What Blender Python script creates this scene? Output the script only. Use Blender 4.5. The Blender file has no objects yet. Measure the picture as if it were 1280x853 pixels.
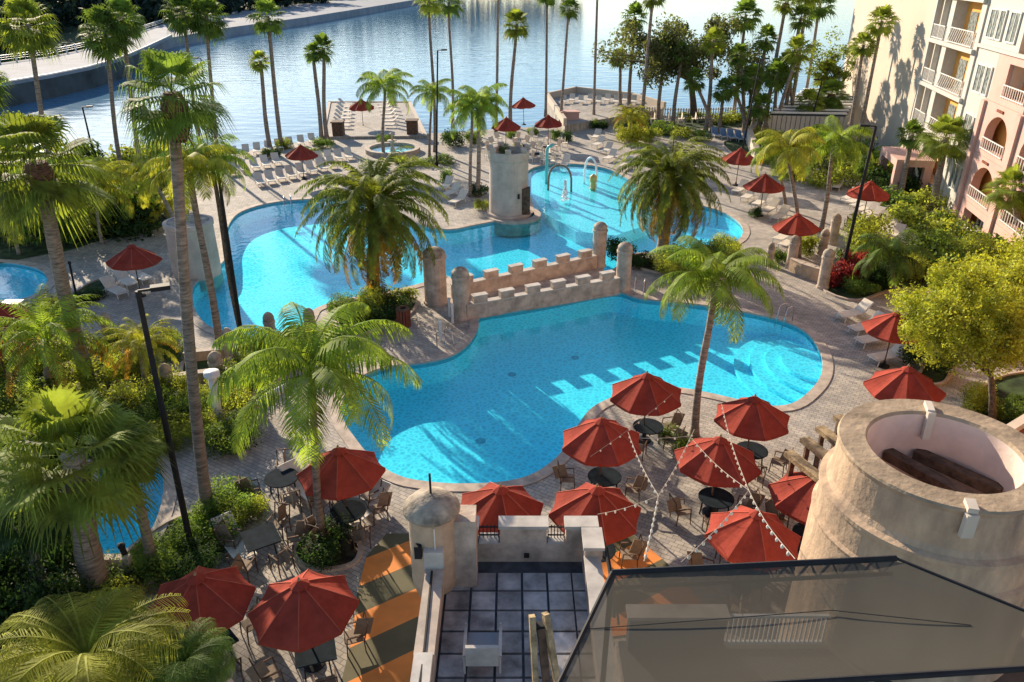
import bpy, bmesh, math, random
from math import sin, cos, tan, pi, radians, sqrt, atan2, atan
from mathutils import Vector, Matrix
from mathutils.geometry import tessellate_polygon
R = random.Random(7)
S = bpy.context.scene
COL = S.collection
# ------------------------------------------------------------------ survey camera: turns measured picture points into places on the site
FPX = 970.0; CH = 17.0; PITCH = atan(476/970)
CP, SP = cos(PITCH), sin(PITCH)
def ray(x, y):
    u = (x-640)/FPX; v = (y-426.5)/FPX
    return Vector((u, CP-v*SP, -SP-v*CP))
def P(x, y, z=0.0):
    d = ray(x, y); t = (z-CH)/d.z
    return Vector((d.x*t, d.y*t, z))
def atY(x, y, Y):
    d = ray(x, y); t = Y/d.y
    return Vector((d.x*t, Y, CH+d.z*t))
def mpp(b): return (b.y*CP+(CH-b.z)*SP)/FPX
cam = bpy.data.cameras.new('camera'); cam.sensor_width = 36; cam.lens = FPX/1280*36
cam.clip_start = 0.1; cam.clip_end = 9000
co = bpy.data.objects.new('camera', cam); COL.objects.link(co)
co.location = (0, 0, CH); co.rotation_euler = (pi/2-PITCH, 0, 0)
S.camera = co
# ------------------------------------------------------------------ materials
MATS = {}
def mat(name, col, rough=0.7, var=0.12, scale=3.0, bump=0.0, metal=0.0, spec=0.3, objvar=0.0, coord='Object', trans=0.0, tcol=None, dark=None, detail=6):
    if name in MATS: return MATS[name]
    m = bpy.data.materials.new(name); m.use_nodes = True; MATS[name] = m
    nt = m.node_tree; N = nt.nodes; L = nt.links
    b = N['Principled BSDF']
    b.inputs['Roughness'].default_value = rough; b.inputs['Metallic'].default_value = metal
    b.inputs['Specular IOR Level'].default_value = spec
    tc = N.new('ShaderNodeTexCoord'); nz = N.new('ShaderNodeTexNoise')
    nz.inputs['Scale'].default_value = scale; nz.inputs['Detail'].default_value = detail; nz.inputs['Roughness'].default_value = 0.6
    if name in ('palm_trunk', 'palm_boot'):
        mp = N.new('ShaderNodeMapping'); mp.inputs['Scale'].default_value = (.5, .5, 2.6); L.new(tc.outputs['Object'], mp.inputs[0]); L.new(mp.outputs[0], nz.inputs['Vector'])
    elif name == 'streaked_stucco':
        mp = N.new('ShaderNodeMapping'); mp.inputs['Scale'].default_value = (1.3, 1.3, .45); L.new(tc.outputs['Object'], mp.inputs[0]); L.new(mp.outputs[0], nz.inputs['Vector'])
    elif coord == 'World':
        g = N.new('ShaderNodeNewGeometry'); L.new(g.outputs['Position'], nz.inputs['Vector'])
    else: L.new(tc.outputs[coord], nz.inputs['Vector'])
    cr = N.new('ShaderNodeValToRGB')
    lo = dark if dark else [c*(1-2.2*var) for c in col]; hi = [min(1, c*(1+1.6*var)) for c in col]
    cr.color_ramp.elements[0].position = 0.3; cr.color_ramp.elements[1].position = 0.7
    cr.color_ramp.elements[0].color = (*[max(0, c) for c in lo], 1); cr.color_ramp.elements[1].color = (*hi, 1)
    L.new(nz.outputs['Fac'], cr.inputs['Fac'])
    out = cr.outputs['Color']
    if objvar:
        oi = N.new('ShaderNodeObjectInfo'); mr = N.new('ShaderNodeMapRange')
        mr.inputs['To Min'].default_value = 1-objvar; mr.inputs['To Max'].default_value = 1+objvar
        L.new(oi.outputs['Random'], mr.inputs['Value'])
        hs = N.new('ShaderNodeHueSaturation'); L.new(mr.outputs['Result'], hs.inputs['Value']); L.new(out, hs.inputs['Color']); out = hs.outputs['Color']
    L.new(out, b.inputs['Base Color'])
    if bump:
        bp = N.new('ShaderNodeBump'); bp.inputs['Strength'].default_value = bump; bp.inputs['Distance'].default_value = 0.05
        n2 = N.new('ShaderNodeTexNoise'); n2.inputs['Scale'].default_value = scale*5; n2.inputs['Detail'].default_value = 5
        L.new(tc.outputs['Object'], n2.inputs['Vector'])
        L.new(n2.outputs['Fac'], bp.inputs['Height']); L.new(bp.outputs['Normal'], b.inputs['Normal'])
    if trans:
        t = N.new('ShaderNodeBsdfTranslucent'); mx = N.new('ShaderNodeMixShader'); mx.inputs[0].default_value = trans
        if tcol:
            mm = N.new('ShaderNodeMix'); mm.data_type = 'RGBA'; mm.blend_type = 'MULTIPLY'; mm.inputs[0].default_value = 1
            L.new(out, mm.inputs[6]); mm.inputs[7].default_value = (*tcol, 1); L.new(mm.outputs[2], t.inputs['Color'])
        else: L.new(out, t.inputs['Color'])
        L.new(b.outputs[0], mx.inputs[1]); L.new(t.outputs[0], mx.inputs[2]); L.new(mx.outputs[0], N['Material Output'].inputs[0])
    return m
def leafmat(name, col, var=0.34, trans=0.44, rough=0.65):
    return mat(name, col, rough=rough, var=var, scale=1.3, spec=0.15, objvar=0.18, coord='World', trans=trans, tcol=(1.9, 1.75, 0.8), detail=8)
M_fan = leafmat('fan_leaf', (0.115, 0.19, 0.04))
M_fan2 = leafmat('fan_leaf_warm', (0.19, 0.25, 0.045))
M_queen = leafmat('queen_leaf', (0.22, 0.32, 0.05))
M_queeny = leafmat('queen_leaf_yellow', (0.32, 0.34, 0.05))
M_date = leafmat('date_leaf', (0.16, 0.20, 0.035))
M_dead = mat('dead_frond', (0.20, 0.10, 0.055), var=0.35, scale=5, objvar=0.15)
M_shrub = leafmat('shrub_leaf', (0.11, 0.18, 0.04), var=.42)
M_shrubl = leafmat('shrub_leaf_light', (0.25, 0.30, 0.055), var=.42)
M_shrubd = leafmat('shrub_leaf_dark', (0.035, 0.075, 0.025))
M_shruby = leafmat('yellow_leaf', (0.38, 0.42, 0.05), var=0.4, trans=.3)
M_gold = leafmat('golden_frond', (0.34, 0.20, 0.04))
M_shrubr = leafmat('red_leaf', (0.25, 0.035, 0.05))
M_oak = leafmat('oak_leaf', (0.12, 0.14, 0.06))
M_trunk = mat('palm_trunk', (0.27, 0.22, 0.18), rough=0.9, var=0.3, scale=6, bump=0.6, objvar=0.15)
M_boot = mat('palm_boot', (0.17, 0.09, 0.06), rough=0.95, var=0.4, scale=9, bump=0.8)
M_bark = mat('bark', (0.14, 0.11, 0.085), rough=0.95, var=0.35, scale=8, bump=0.6)
M_white = mat('white_paint', (0.70, 0.68, 0.64), rough=0.5, var=0.05)
M_hwhite = mat('hotel_white', (0.50, 0.47, 0.42), rough=0.8, var=0.04)
M_capw = mat('pale_coping', (0.50, 0.46, 0.41), rough=0.85, var=0.12, scale=2)
M_cream = mat('cream_stucco', (0.60, 0.52, 0.42), rough=0.9, var=0.07, scale=0.6, bump=0.15)
M_wallcream = mat('pale_cream_render', (0.54, 0.45, 0.355), rough=0.9, var=0.035, scale=0.25, bump=0.1)
M_pink = mat('pink_render', (0.58, 0.36, 0.30), rough=0.9, var=0.06, scale=0.5, bump=0.1)
M_ochre = mat('ochre_render', (0.72, 0.34, 0.08), rough=0.9, var=0.1, scale=0.8)
M_stone = mat('aged_stucco', (0.50, 0.36, 0.24), rough=0.92, var=0.16, scale=1.1, bump=0.35, dark=(0.30, 0.215, 0.15), detail=10)
M_streak = mat('streaked_stucco', (0.47, 0.33, 0.215), rough=0.95, var=0.2, scale=1.5, bump=0.5, dark=(0.25, 0.185, 0.135), detail=12)
M_stonep = mat('pinkish_stucco', (0.49, 0.39, 0.31), rough=0.92, var=0.2, scale=1.9, bump=0.4, detail=10)
M_cap = mat('weathered_cap', (0.36, 0.30, 0.23), rough=0.95, var=0.35, scale=2.2, bump=0.6, detail=10)
M_black = mat('black_metal', (0.015, 0.015, 0.017), rough=0.7, var=0.2)
M_steel = mat('steel', (0.6, 0.6, 0.6), rough=0.25, var=0.03, metal=1.0)
M_sling = mat('cream_sling', (0.66, 0.58, 0.47), rough=0.85, var=0.06, scale=5, objvar=0.08)
M_slingb = mat('blue_sling', (0.14, 0.22, 0.34), rough=0.85, var=0.1, objvar=0.1)
M_tan = mat('tan_sling', (0.24, 0.18, 0.13), rough=0.85, var=0.1, scale=5, objvar=0.1)
M_tabletop = mat('dark_table', (0.018, 0.025, 0.032), rough=0.9, var=0.2, spec=0.05)
M_wood = mat('weathered_wood', (0.34, 0.25, 0.14), rough=0.85, var=0.3, scale=4, bump=0.5)
M_woodd = mat('brown_wood', (0.12, 0.07, 0.045), rough=0.8, var=0.3, scale=5, bump=0.4)
M_glass = mat('window_glass', (0.06, 0.08, 0.08), rough=0.08, var=0.3, spec=0.8)
M_curt = mat('curtain_glass', (0.25, 0.27, 0.25), rough=0.15, var=0.4, scale=4, spec=0.7)
M_mulch = mat('mulch', (0.05, 0.045, 0.03), rough=1, var=0.5, scale=2.5)
M_grass = mat('bed_green', (0.035, 0.06, 0.02), rough=1, var=0.5, scale=1.2)
M_coping = mat('coping', (0.45, 0.37, 0.30), rough=0.8, var=0.15, scale=2)
M_conc = mat('concrete', (0.24, 0.26, 0.29), rough=0.9, var=0.1, scale=0.3)
M_seawall = mat('seawall', (0.07, 0.085, 0.09), rough=0.9, var=0.25, scale=0.2)
M_paver = mat('grey_paver', (0.33, 0.315, 0.31), rough=0.6, var=0.3, scale=1.8, objvar=0.3)
M_joint = mat('paver_joint', (0.07, 0.075, 0.085), rough=0.9, var=0.2)
M_rock = mat('sandstone_boulder', (0.50, 0.40, 0.28), rough=0.95, var=0.25, scale=3, bump=0.7)
M_foam = mat('foam', (0.85, 0.88, 0.9), rough=0.6, var=0.05)
M_teal = mat('teal_paint', (0.15, 0.5, 0.5), rough=0.4, var=0.05)
M_red = mat('red_canvas', (0.29, 0.050, 0.033), rough=0.9, bump=0.25, var=0.12, scale=2.0, objvar=0.16, trans=0.06, spec=0.1, tcol=(1.3, 0.8, 0.7))
M_redseam = mat('red_seam', (0.42, 0.09, 0.055), rough=.9, var=.1)
M_reddk = mat('red_brown', (0.22, 0.07, 0.04), rough=0.9, var=0.15)
M_bulb = mat('bulb_glass', (0.75, 0.72, 0.62), rough=0.2, var=0.02)
M_wire = mat('pale_wire', (0.32, 0.28, 0.24), rough=0.7, var=0.05)
M_wood2 = M_wood
M_farwood = leafmat('far_wood', (0.02, 0.04, 0.03), trans=0.15)

def deck_material():
    m = bpy.data.materials.new('deck_pavers'); m.use_nodes = True; N = m.node_tree.nodes; L = m.node_tree.links
    b = N['Principled BSDF']; b.inputs['Roughness'].default_value = 0.85
    g = N.new('ShaderNodeNewGeometry'); br = N.new('ShaderNodeTexBrick')
    mp = N.new('ShaderNodeMapping'); mp.inputs['Rotation'].default_value = (0, 0, radians(32)); L.new(g.outputs['Position'], mp.inputs['Vector']); L.new(mp.outputs[0], br.inputs['Vector'])
    br.inputs['Scale'].default_value = 1.0; br.inputs['Brick Width'].default_value = 0.30; br.inputs['Row Height'].default_value = 0.17; br.inputs['Mortar Size'].default_value = 0.010
    br.inputs['Color1'].default_value = (0.455, 0.40, 0.33, 1); br.inputs['Color2'].default_value = (0.315, 0.285, 0.255, 1); br.inputs['Mortar'].default_value = (0.17, 0.14, 0.12, 1)
    br.inputs['Bias'].default_value = -0.1
    n = N.new('ShaderNodeTexNoise'); n.inputs['Scale'].default_value = 0.35; n.inputs['Detail'].default_value = 8; L.new(g.outputs['Position'], n.inputs['Vector'])
    mr = N.new('ShaderNodeMapRange'); mr.inputs['From Min'].default_value = 0.3; mr.inputs['From Max'].default_value = 0.7; mr.inputs['To Min'].default_value = 0.78; mr.inputs['To Max'].default_value = 1.22
    L.new(n.outputs['Fac'], mr.inputs['Value'])
    n2 = N.new('ShaderNodeTexNoise'); n2.inputs['Scale'].default_value = 1.7; n2.inputs['Detail'].default_value = 10; n2.inputs['Roughness'].default_value = .7; L.new(g.outputs['Position'], n2.inputs['Vector'])
    m2 = N.new('ShaderNodeMapRange'); m2.inputs['From Min'].default_value = 0.35; m2.inputs['From Max'].default_value = 0.62; m2.inputs['To Min'].default_value = 0.72; m2.inputs['To Max'].default_value = 1.08; L.new(n2.outputs['Fac'], m2.inputs['Value'])
    mm = N.new('ShaderNodeMath'); mm.operation = 'MULTIPLY'; L.new(mr.outputs[0], mm.inputs[0]); L.new(m2.outputs[0], mm.inputs[1])
    hs = N.new('ShaderNodeHueSaturation'); L.new(br.outputs['Color'], hs.inputs['Color']); L.new(mm.outputs[0], hs.inputs['Value']); L.new(hs.outputs[0], b.inputs['Base Color'])
    bp = N.new('ShaderNodeBump'); bp.inputs['Strength'].default_value = 0.4; bp.inputs['Distance'].default_value = 0.01; L.new(br.outputs['Fac'], bp.inputs['Height']); bp.invert = True; L.new(bp.outputs[0], b.inputs['Normal'])
    return m
M_deck = deck_material()
def pool_floor(name, c1, c2):
    m = bpy.data.materials.new(name); m.use_nodes = True; N = m.node_tree.nodes; L = m.node_tree.links
    b = N['Principled BSDF']; b.inputs['Roughness'].default_value = 0.7
    g = N.new('ShaderNodeNewGeometry'); n = N.new('ShaderNodeTexNoise'); n.inputs['Scale'].default_value = 0.25; n.inputs['Detail'].default_value = 4; L.new(g.outputs['Position'], n.inputs['Vector'])
    r = N.new('ShaderNodeValToRGB'); r.color_ramp.elements[0].position = .35; r.color_ramp.elements[1].position = .65
    r.color_ramp.elements[0].color = (*c1, 1); r.color_ramp.elements[1].color = (*c2, 1); L.new(n.outputs['Fac'], r.inputs[0]); L.new(r.outputs[0], b.inputs['Base Color'])
    return m
M_pool = pool_floor('pool_plaster', (0.42, 0.84, 0.92), (0.50, 0.90, 0.95))
M_poolt = pool_floor('pool_tile_line', (0.16, 0.42, 0.5), (0.2, 0.48, 0.55))
def water_mat(name, tint, lo=0.5, scale=2.6):
    """clear water: tinted transmission with a caustic light network painted into it, and a fresnel reflection"""
    m = bpy.data.materials.new(name); m.use_nodes = True; N = m.node_tree.nodes; L = m.node_tree.links
    N.remove(N['Principled BSDF'])
    g = N.new('ShaderNodeNewGeometry')
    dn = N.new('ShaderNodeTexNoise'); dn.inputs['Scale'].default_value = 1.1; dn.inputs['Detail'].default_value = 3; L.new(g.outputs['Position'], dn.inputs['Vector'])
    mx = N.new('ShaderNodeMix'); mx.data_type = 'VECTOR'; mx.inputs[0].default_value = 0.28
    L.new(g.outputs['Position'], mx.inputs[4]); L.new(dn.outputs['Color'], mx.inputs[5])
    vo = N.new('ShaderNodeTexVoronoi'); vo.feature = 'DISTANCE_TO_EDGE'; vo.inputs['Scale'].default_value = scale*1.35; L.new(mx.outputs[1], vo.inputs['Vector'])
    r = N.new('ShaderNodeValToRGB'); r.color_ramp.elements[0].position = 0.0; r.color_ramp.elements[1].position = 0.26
    r.color_ramp.elements[0].color = (1.16, 1.16, 1.16, 1); r.color_ramp.elements[1].color = (lo, lo, lo, 1); L.new(vo.outputs['Distance'], r.inputs[0])  # bright cell edges imitate caustic light in the transmission colour
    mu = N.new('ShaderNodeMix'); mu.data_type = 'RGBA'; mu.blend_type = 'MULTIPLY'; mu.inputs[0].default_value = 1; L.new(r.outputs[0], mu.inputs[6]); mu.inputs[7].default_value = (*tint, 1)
    t = N.new('ShaderNodeBsdfTransparent'); L.new(mu.outputs[2], t.inputs[0])
    gl = N.new('ShaderNodeBsdfGlossy'); gl.inputs['Roughness'].default_value = 0.03
    w = N.new('ShaderNodeTexNoise'); w.inputs['Scale'].default_value = 2.2; w.inputs['Detail'].default_value = 3; L.new(g.outputs['Position'], w.inputs['Vector'])
    bp = N.new('ShaderNodeBump'); bp.inputs['Strength'].default_value = 0.35; bp.inputs['Distance'].default_value = 0.06; L.new(w.outputs['Fac'], bp.inputs['Height']); L.new(bp.outputs[0], gl.inputs['Normal'])
    # Schlick reflectance from |N.I|, the same on both sides of the sheet
    dt = N.new('ShaderNodeVectorMath'); dt.operation = 'DOT_PRODUCT'; L.new(g.outputs['Incoming'], dt.inputs[0]); L.new(bp.outputs[0], dt.inputs[1])
    ab = N.new('ShaderNodeMath'); ab.operation = 'ABSOLUTE'; L.new(dt.outputs['Value'], ab.inputs[0])
    om = N.new('ShaderNodeMath'); om.operation = 'SUBTRACT'; om.inputs[0].default_value = 1; L.new(ab.outputs[0], om.inputs[1])
    pw = N.new('ShaderNodeMath'); pw.operation = 'POWER'; pw.inputs[1].default_value = 5; L.new(om.outputs[0], pw.inputs[0])
    fr = N.new('ShaderNodeMath'); fr.operation = 'MULTIPLY_ADD'; fr.inputs[1].default_value = 0.98; fr.inputs[2].default_value = 0.02; fr.use_clamp = True; L.new(pw.outputs[0], fr.inputs[0])
    ms = N.new('ShaderNodeMixShader'); L.new(fr.outputs[0], ms.inputs[0]); L.new(t.outputs[0], ms.inputs[1]); L.new(gl.outputs[0], ms.inputs[2])
    L.new(ms.outputs[0], N['Material Output'].inputs[0]); return m
M_water = water_mat('pool_water', (0.33, 0.86, 0.955), 0.87, 4.4)
M_waters = water_mat('shallow_water', (0.62, 0.93, 0.96), 0.7, 4)
def lake_mat():
    m = bpy.data.materials.new('lake_water'); m.use_nodes = True; N = m.node_tree.nodes; L = m.node_tree.links
    b = N['Principled BSDF']; b.inputs['Base Color'].default_value = (0.09, 0.21, 0.32, 1); b.inputs['Roughness'].default_value = 0.08; b.inputs['IOR'].default_value = 1.33; b.inputs['Specular IOR Level'].default_value = 0.32
    g = N.new('ShaderNodeNewGeometry'); mp = N.new('ShaderNodeMapping'); mp.inputs['Scale'].default_value = (0.5, 1.0, 1); L.new(g.outputs['Position'], mp.inputs[0])
    w = N.new('ShaderNodeTexNoise'); w.inputs['Scale'].default_value = 0.55; w.inputs['Detail'].default_value = 5; L.new(mp.outputs[0], w.inputs['Vector'])
    bp = N.new('ShaderNodeBump'); bp.inputs['Strength'].default_value = 0.25; bp.inputs['Distance'].default_value = 0.35; L.new(w.outputs['Fac'], bp.inputs['Height']); L.new(bp.outputs[0], b.inputs['Normal'])
    return m
M_lake = lake_mat()
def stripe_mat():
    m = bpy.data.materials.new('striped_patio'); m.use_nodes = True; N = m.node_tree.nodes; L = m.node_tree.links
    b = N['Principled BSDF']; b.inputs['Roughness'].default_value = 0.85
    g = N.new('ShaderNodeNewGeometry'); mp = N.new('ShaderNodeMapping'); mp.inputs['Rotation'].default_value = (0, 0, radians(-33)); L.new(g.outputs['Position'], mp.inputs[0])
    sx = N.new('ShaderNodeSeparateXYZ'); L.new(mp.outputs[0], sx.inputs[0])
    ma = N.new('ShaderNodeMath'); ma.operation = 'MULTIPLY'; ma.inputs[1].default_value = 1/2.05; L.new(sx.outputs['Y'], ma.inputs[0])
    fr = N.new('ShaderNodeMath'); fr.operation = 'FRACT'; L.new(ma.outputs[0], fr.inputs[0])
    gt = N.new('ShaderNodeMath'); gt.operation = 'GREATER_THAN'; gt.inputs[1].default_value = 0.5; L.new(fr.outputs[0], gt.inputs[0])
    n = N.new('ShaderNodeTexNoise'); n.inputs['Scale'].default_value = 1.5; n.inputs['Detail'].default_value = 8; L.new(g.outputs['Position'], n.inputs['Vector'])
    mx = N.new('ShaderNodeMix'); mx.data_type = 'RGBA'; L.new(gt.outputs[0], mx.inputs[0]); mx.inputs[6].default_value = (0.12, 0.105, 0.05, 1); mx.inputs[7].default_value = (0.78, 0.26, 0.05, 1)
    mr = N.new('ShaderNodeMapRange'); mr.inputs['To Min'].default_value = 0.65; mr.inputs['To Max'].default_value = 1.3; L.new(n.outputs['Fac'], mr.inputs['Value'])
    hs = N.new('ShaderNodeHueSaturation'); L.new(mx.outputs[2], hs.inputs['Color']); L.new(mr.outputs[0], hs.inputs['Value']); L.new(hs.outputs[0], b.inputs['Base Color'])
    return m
M_stripe = stripe_mat()
def mesh_mat():
    m = bpy.data.materials.new('shade_mesh'); m.use_nodes = True; N = m.node_tree.nodes; L = m.node_tree.links
    b = N['Principled BSDF']; b.inputs['Base Color'].default_value = (0.078, 0.071, 0.056, 1); b.inputs['Specular IOR Level'].default_value = 0.05; b.inputs['Roughness'].default_value = 1.0
    g = N.new('ShaderNodeNewGeometry'); n = N.new('ShaderNodeTexNoise'); n.inputs['Scale'].default_value = 0.8; n.inputs['Detail'].default_value = 6; L.new(g.outputs['Position'], n.inputs['Vector'])
    r = N.new('ShaderNodeMapRange'); r.inputs['To Min'].default_value = 0.82; r.inputs['To Max'].default_value = 0.93; L.new(n.outputs['Fac'], r.inputs['Value'])
    t = N.new('ShaderNodeBsdfTransparent'); ms = N.new('ShaderNodeMixShader'); L.new(r.outputs[0], ms.inputs[0]); L.new(t.outputs[0], ms.inputs[1]); L.new(b.outputs[0], ms.inputs[2]); L.new(ms.outputs[0], N['Material Output'].inputs[0])
    return m
M_mesh = mesh_mat()
# ------------------------------------------------------------------ mesh helpers
class MB:
    def __init__(s): s.v = []; s.f = []; s.m = []; s.mi = 0
    def face(s, pts, mi=None):
        n = len(s.v); s.v += [tuple(p) for p in pts]; s.f.append(tuple(range(n, n+len(pts)))); s.m.append(s.mi if mi is None else mi)
    def box(s, c, d, M=None):
        x, y, z = c; a, b, h = d[0]/2, d[1]/2, d[2]/2
        n = len(s.v); q = [Vector((x+i*a, y+j*b, z+k*h)) for k in (-1, 1) for j in (-1, 1) for i in (-1, 1)]
        if M: q = [M @ p for p in q]
        s.v += [tuple(p) for p in q]
        for f in ((0, 2, 3, 1), (4, 5, 7, 6), (0, 1, 5, 4), (2, 6, 7, 3), (0, 4, 6, 2), (1, 3, 7, 5)):
            s.f.append(tuple(n+i for i in f)); s.m.append(s.mi)
    def bar(s, a, b, w, h=None):
        a = Vector(a); b = Vector(b); d = b-a; L = d.length
        if L < 1e-6: return
        h = h or w; z = d.normalized(); up = Vector((0, 0, 1)) if abs(z.z) < 0.95 else Vector((0, 1, 0))
        x = z.cross(up).normalized(); y = x.cross(z)
        n = len(s.v)
        for p in (a, b):
            for i, j in ((-1, -1), (1, -1), (1, 1), (-1, 1)): s.v.append(tuple(p+x*i*w/2+y*j*h/2))
        for f in ((0, 1, 5, 4), (1, 2, 6, 5), (2, 3, 7, 6), (3, 0, 4, 7), (3, 2, 1, 0), (4, 5, 6, 7)): s.f.append(tuple(n+i for i in f)); s.m.append(s.mi)
    def tube(s, pts, rad, seg=8, cap=True):
        pts = [Vector(p) for p in pts]; rr = rad if isinstance(rad, (list, tuple)) else [rad]*len(pts)
        n0 = len(s.v)
        ref = None
        for i, p in enumerate(pts):
            d = (pts[min(i+1, len(pts)-1)]-pts[max(i-1, 0)]).normalized()
            up = Vector((0, 0, 1)) if abs(d.z) < 0.9 else Vector((1, 0, 0))
            if ref is None: ref = d.cross(up).normalized()
            x = (ref-d*ref.dot(d)).normalized(); ref = x; y = d.cross(x)
            for k in range(seg):
                a = 2*pi*k/seg; s.v.append(tuple(p+(x*cos(a)+y*sin(a))*rr[i]))
        for i in range(len(pts)-1):
            for k in range(seg):
                a = n0+i*seg+k; b = n0+i*seg+(k+1) % seg; s.f.append((a, b, b+seg, a+seg)); s.m.append(s.mi)
        if cap:
            s.f.append(tuple(n0+seg-1-k for k in range(seg))); s.m.append(s.mi)
            s.f.append(tuple(n0+(len(pts)-1)*seg+k for k in range(seg))); s.m.append(s.mi)
    def lathe(s, prof, seg=24, c=(0, 0, 0), a0=0, a1=2*pi):
        n0 = len(s.v); full = abs(a1-a0-2*pi) < 1e-5; k_ = seg if full else seg+1
        for r, z in prof:
            for k in range(k_):
                a = a0+(a1-a0)*k/seg; s.v.append((c[0]+r*cos(a), c[1]+r*sin(a), c[2]+z))
        for i in range(len(prof)-1):
            for k in range(seg):
                a = n0+i*k_+k; b = n0+i*k_+((k+1) % k_); s.f.append((a, b, b+k_, a+k_)); s.m.append(s.mi)
    def prism(s, poly, z0, z1):
        n = len(poly)
        tri = tessellate_polygon([[Vector((p[0], p[1], 0)) for p in poly]])
        for t in tri:
            q = [poly[i] for i in t]
            ar = (q[1][0]-q[0][0])*(q[2][1]-q[0][1])-(q[2][0]-q[0][0])*(q[1][1]-q[0][1])
            if ar < 0: q = q[::-1]
            s.face([(p[0], p[1], z1) for p in q])
            s.face([(p[0], p[1], z0) for p in q[::-1]])
        for i in range(n):
            a, b = poly[i], poly[(i+1) % n]; s.face([(a[0], a[1], z0), (b[0], b[1], z0), (b[0], b[1], z1), (a[0], a[1], z1)])
    def build(s, name, m, parent=None, smooth=False, loc=None):
        me = bpy.data.meshes.new(name); me.from_pydata(s.v, [], s.f)
        for k in (m if isinstance(m, (list, tuple)) else [m]): me.materials.append(k)
        if any(s.m): me.polygons.foreach_set('material_index', s.m)
        if smooth: me.polygons.foreach_set('use_smooth', [True]*len(s.f))
        me.update()
        o = bpy.data.objects.new(name, me); COL.objects.link(o)
        if parent: o.parent = parent
        if loc: o.location = loc
        return o
def tag(o, label, cat=None, group=None, kind=None):
    if label: o['label'] = label
    if cat: o['category'] = cat
    if group: o['group'] = group
    if kind: o['kind'] = kind
    return o
def thing(name, label, cat, loc=(0, 0, 0), rz=0, group=None):
    o = bpy.data.objects.new(name, None); COL.objects.link(o); o.location = loc; o.rotation_euler = (0, 0, rz); o.empty_display_size = 0.2
    return tag(o, label, cat, group)
def struct(name, mb, m, smooth=False):
    o = mb.build(name, m, smooth=smooth); o['kind'] = 'structure'; return o
KIDS = {}
def clone(root, loc, rz, label, sc=1.0, group=None):
    def rec(o, par):
        c = o.copy(); COL.objects.link(c)
        if par: c.parent = par
        for k in KIDS.get(o.name) or list(o.children): rec(k, c)
        return c
    c = rec(root, None); c.location = loc; c.rotation_euler = (0, 0, rz); c.scale = (sc,)*3; c['label'] = label
    if group: c['group'] = group
    return c
USED = set()
def place(proto, loc, rz, label, sc=1.0, group=None):
    if proto.name not in USED:
        USED.add(proto.name); proto.location = loc; proto.rotation_euler = (0, 0, rz); proto.scale = (sc,)*3; proto['label'] = label
        if group: proto['group'] = group
        KIDS[proto.name] = list(proto.children); return proto
    return clone(proto, loc, rz, label, sc, group)
ORD = ['first', 'second', 'third', 'fourth', 'fifth', 'sixth', 'seventh', 'eighth', 'ninth', 'tenth', 'eleventh', 'twelfth', 'thirteenth', 'fourteenth', 'fifteenth', 'sixteenth']
def smooth_closed(pts, n=6):
    out = []; N = len(pts)
    for i in range(N):
        p0, p1, p2, p3 = pts[i-1], pts[i], pts[(i+1) % N], pts[(i+2) % N]
        for k in range(n):
            t = k/n; out.append(tuple(0.5*((2*p1[j])+(-p0[j]+p2[j])*t+(2*p0[j]-5*p1[j]+4*p2[j]-p3[j])*t*t+(-p0[j]+3*p1[j]-3*p2[j]+p3[j])*t**3) for j in (0, 1)))
    return out
def area(p): return 0.5*sum(p[i][0]*p[(i+1) % len(p)][1]-p[(i+1) % len(p)][0]*p[i][1] for i in range(len(p)))
def offset(poly, d):
    out = []; n = len(poly); s = 1 if area(poly) > 0 else -1
    for i in range(n):
        a = Vector(poly[i-1]); b = Vector(poly[(i+1) % n]); t = (b-a)
        t = t.normalized() if t.length > 1e-9 else Vector((1, 0)); nn = Vector((t.y, -t.x))*s
        out.append((poly[i][0]+nn.x*d, poly[i][1]+nn.y*d))
    return out
def flat(mb, loops, z):
    vs = [p for l in loops for p in l]
    tri = tessellate_polygon([[Vector((p[0], p[1], 0)) for p in l] for l in loops])
    n0 = len(mb.v); mb.v += [(p[0], p[1], z) for p in vs]
    for t in tri:
        a, b, c = [vs[i] for i in t]
        if (b[0]-a[0])*(c[1]-a[1])-(c[0]-a[0])*(b[1]-a[1]) < 0: t = t[::-1]
        mb.f.append(tuple(n0+i for i in t)); mb.m.append(mb.mi)
def pix(pts, z=0): return [tuple(P(x, y, z)[:2]) for x, y in pts]
# ------------------------------------------------------------------ sky, sun
W = bpy.data.worlds.new('World'); S.world = W; W.use_nodes = True
nt = W.node_tree; sky = nt.nodes.new('ShaderNodeTexSky'); sky.sky_type = 'NISHITA'; sky.sun_disc = False
EL = radians(20); SX, SY = -0.53, 0.848
sky.sun_elevation = EL; sky.sun_rotation = atan2(SX, SY); sky.dust_density = 0.3; sky.air_density = 1.0; sky.ozone_density = 2.0
nt.links.new(sky.outputs[0], nt.nodes['Background'].inputs[0]); nt.nodes['Background'].inputs[1].default_value = 0.11
sun = bpy.data.lights.new('sun', 'SUN'); sun.energy = 5.0; sun.angle = radians(0.5); sun.color = (1.0, 0.84, 0.64)
so = bpy.data.objects.new('sun', sun); COL.objects.link(so)
so.rotation_euler = Vector((SX*cos(EL), SY*cos(EL), sin(EL))).to_track_quat('Z', 'Y').to_euler()
S.view_settings.view_transform = 'Standard'; S.view_settings.look = 'None'; S.view_settings.exposure = 0.95; S.view_settings.gamma = 1
S.render.engine = 'CYCLES'; S.cycles.max_bounces = 8; S.cycles.transparent_max_bounces = 24; S.cycles.sample_clamp_indirect = 6
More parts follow.
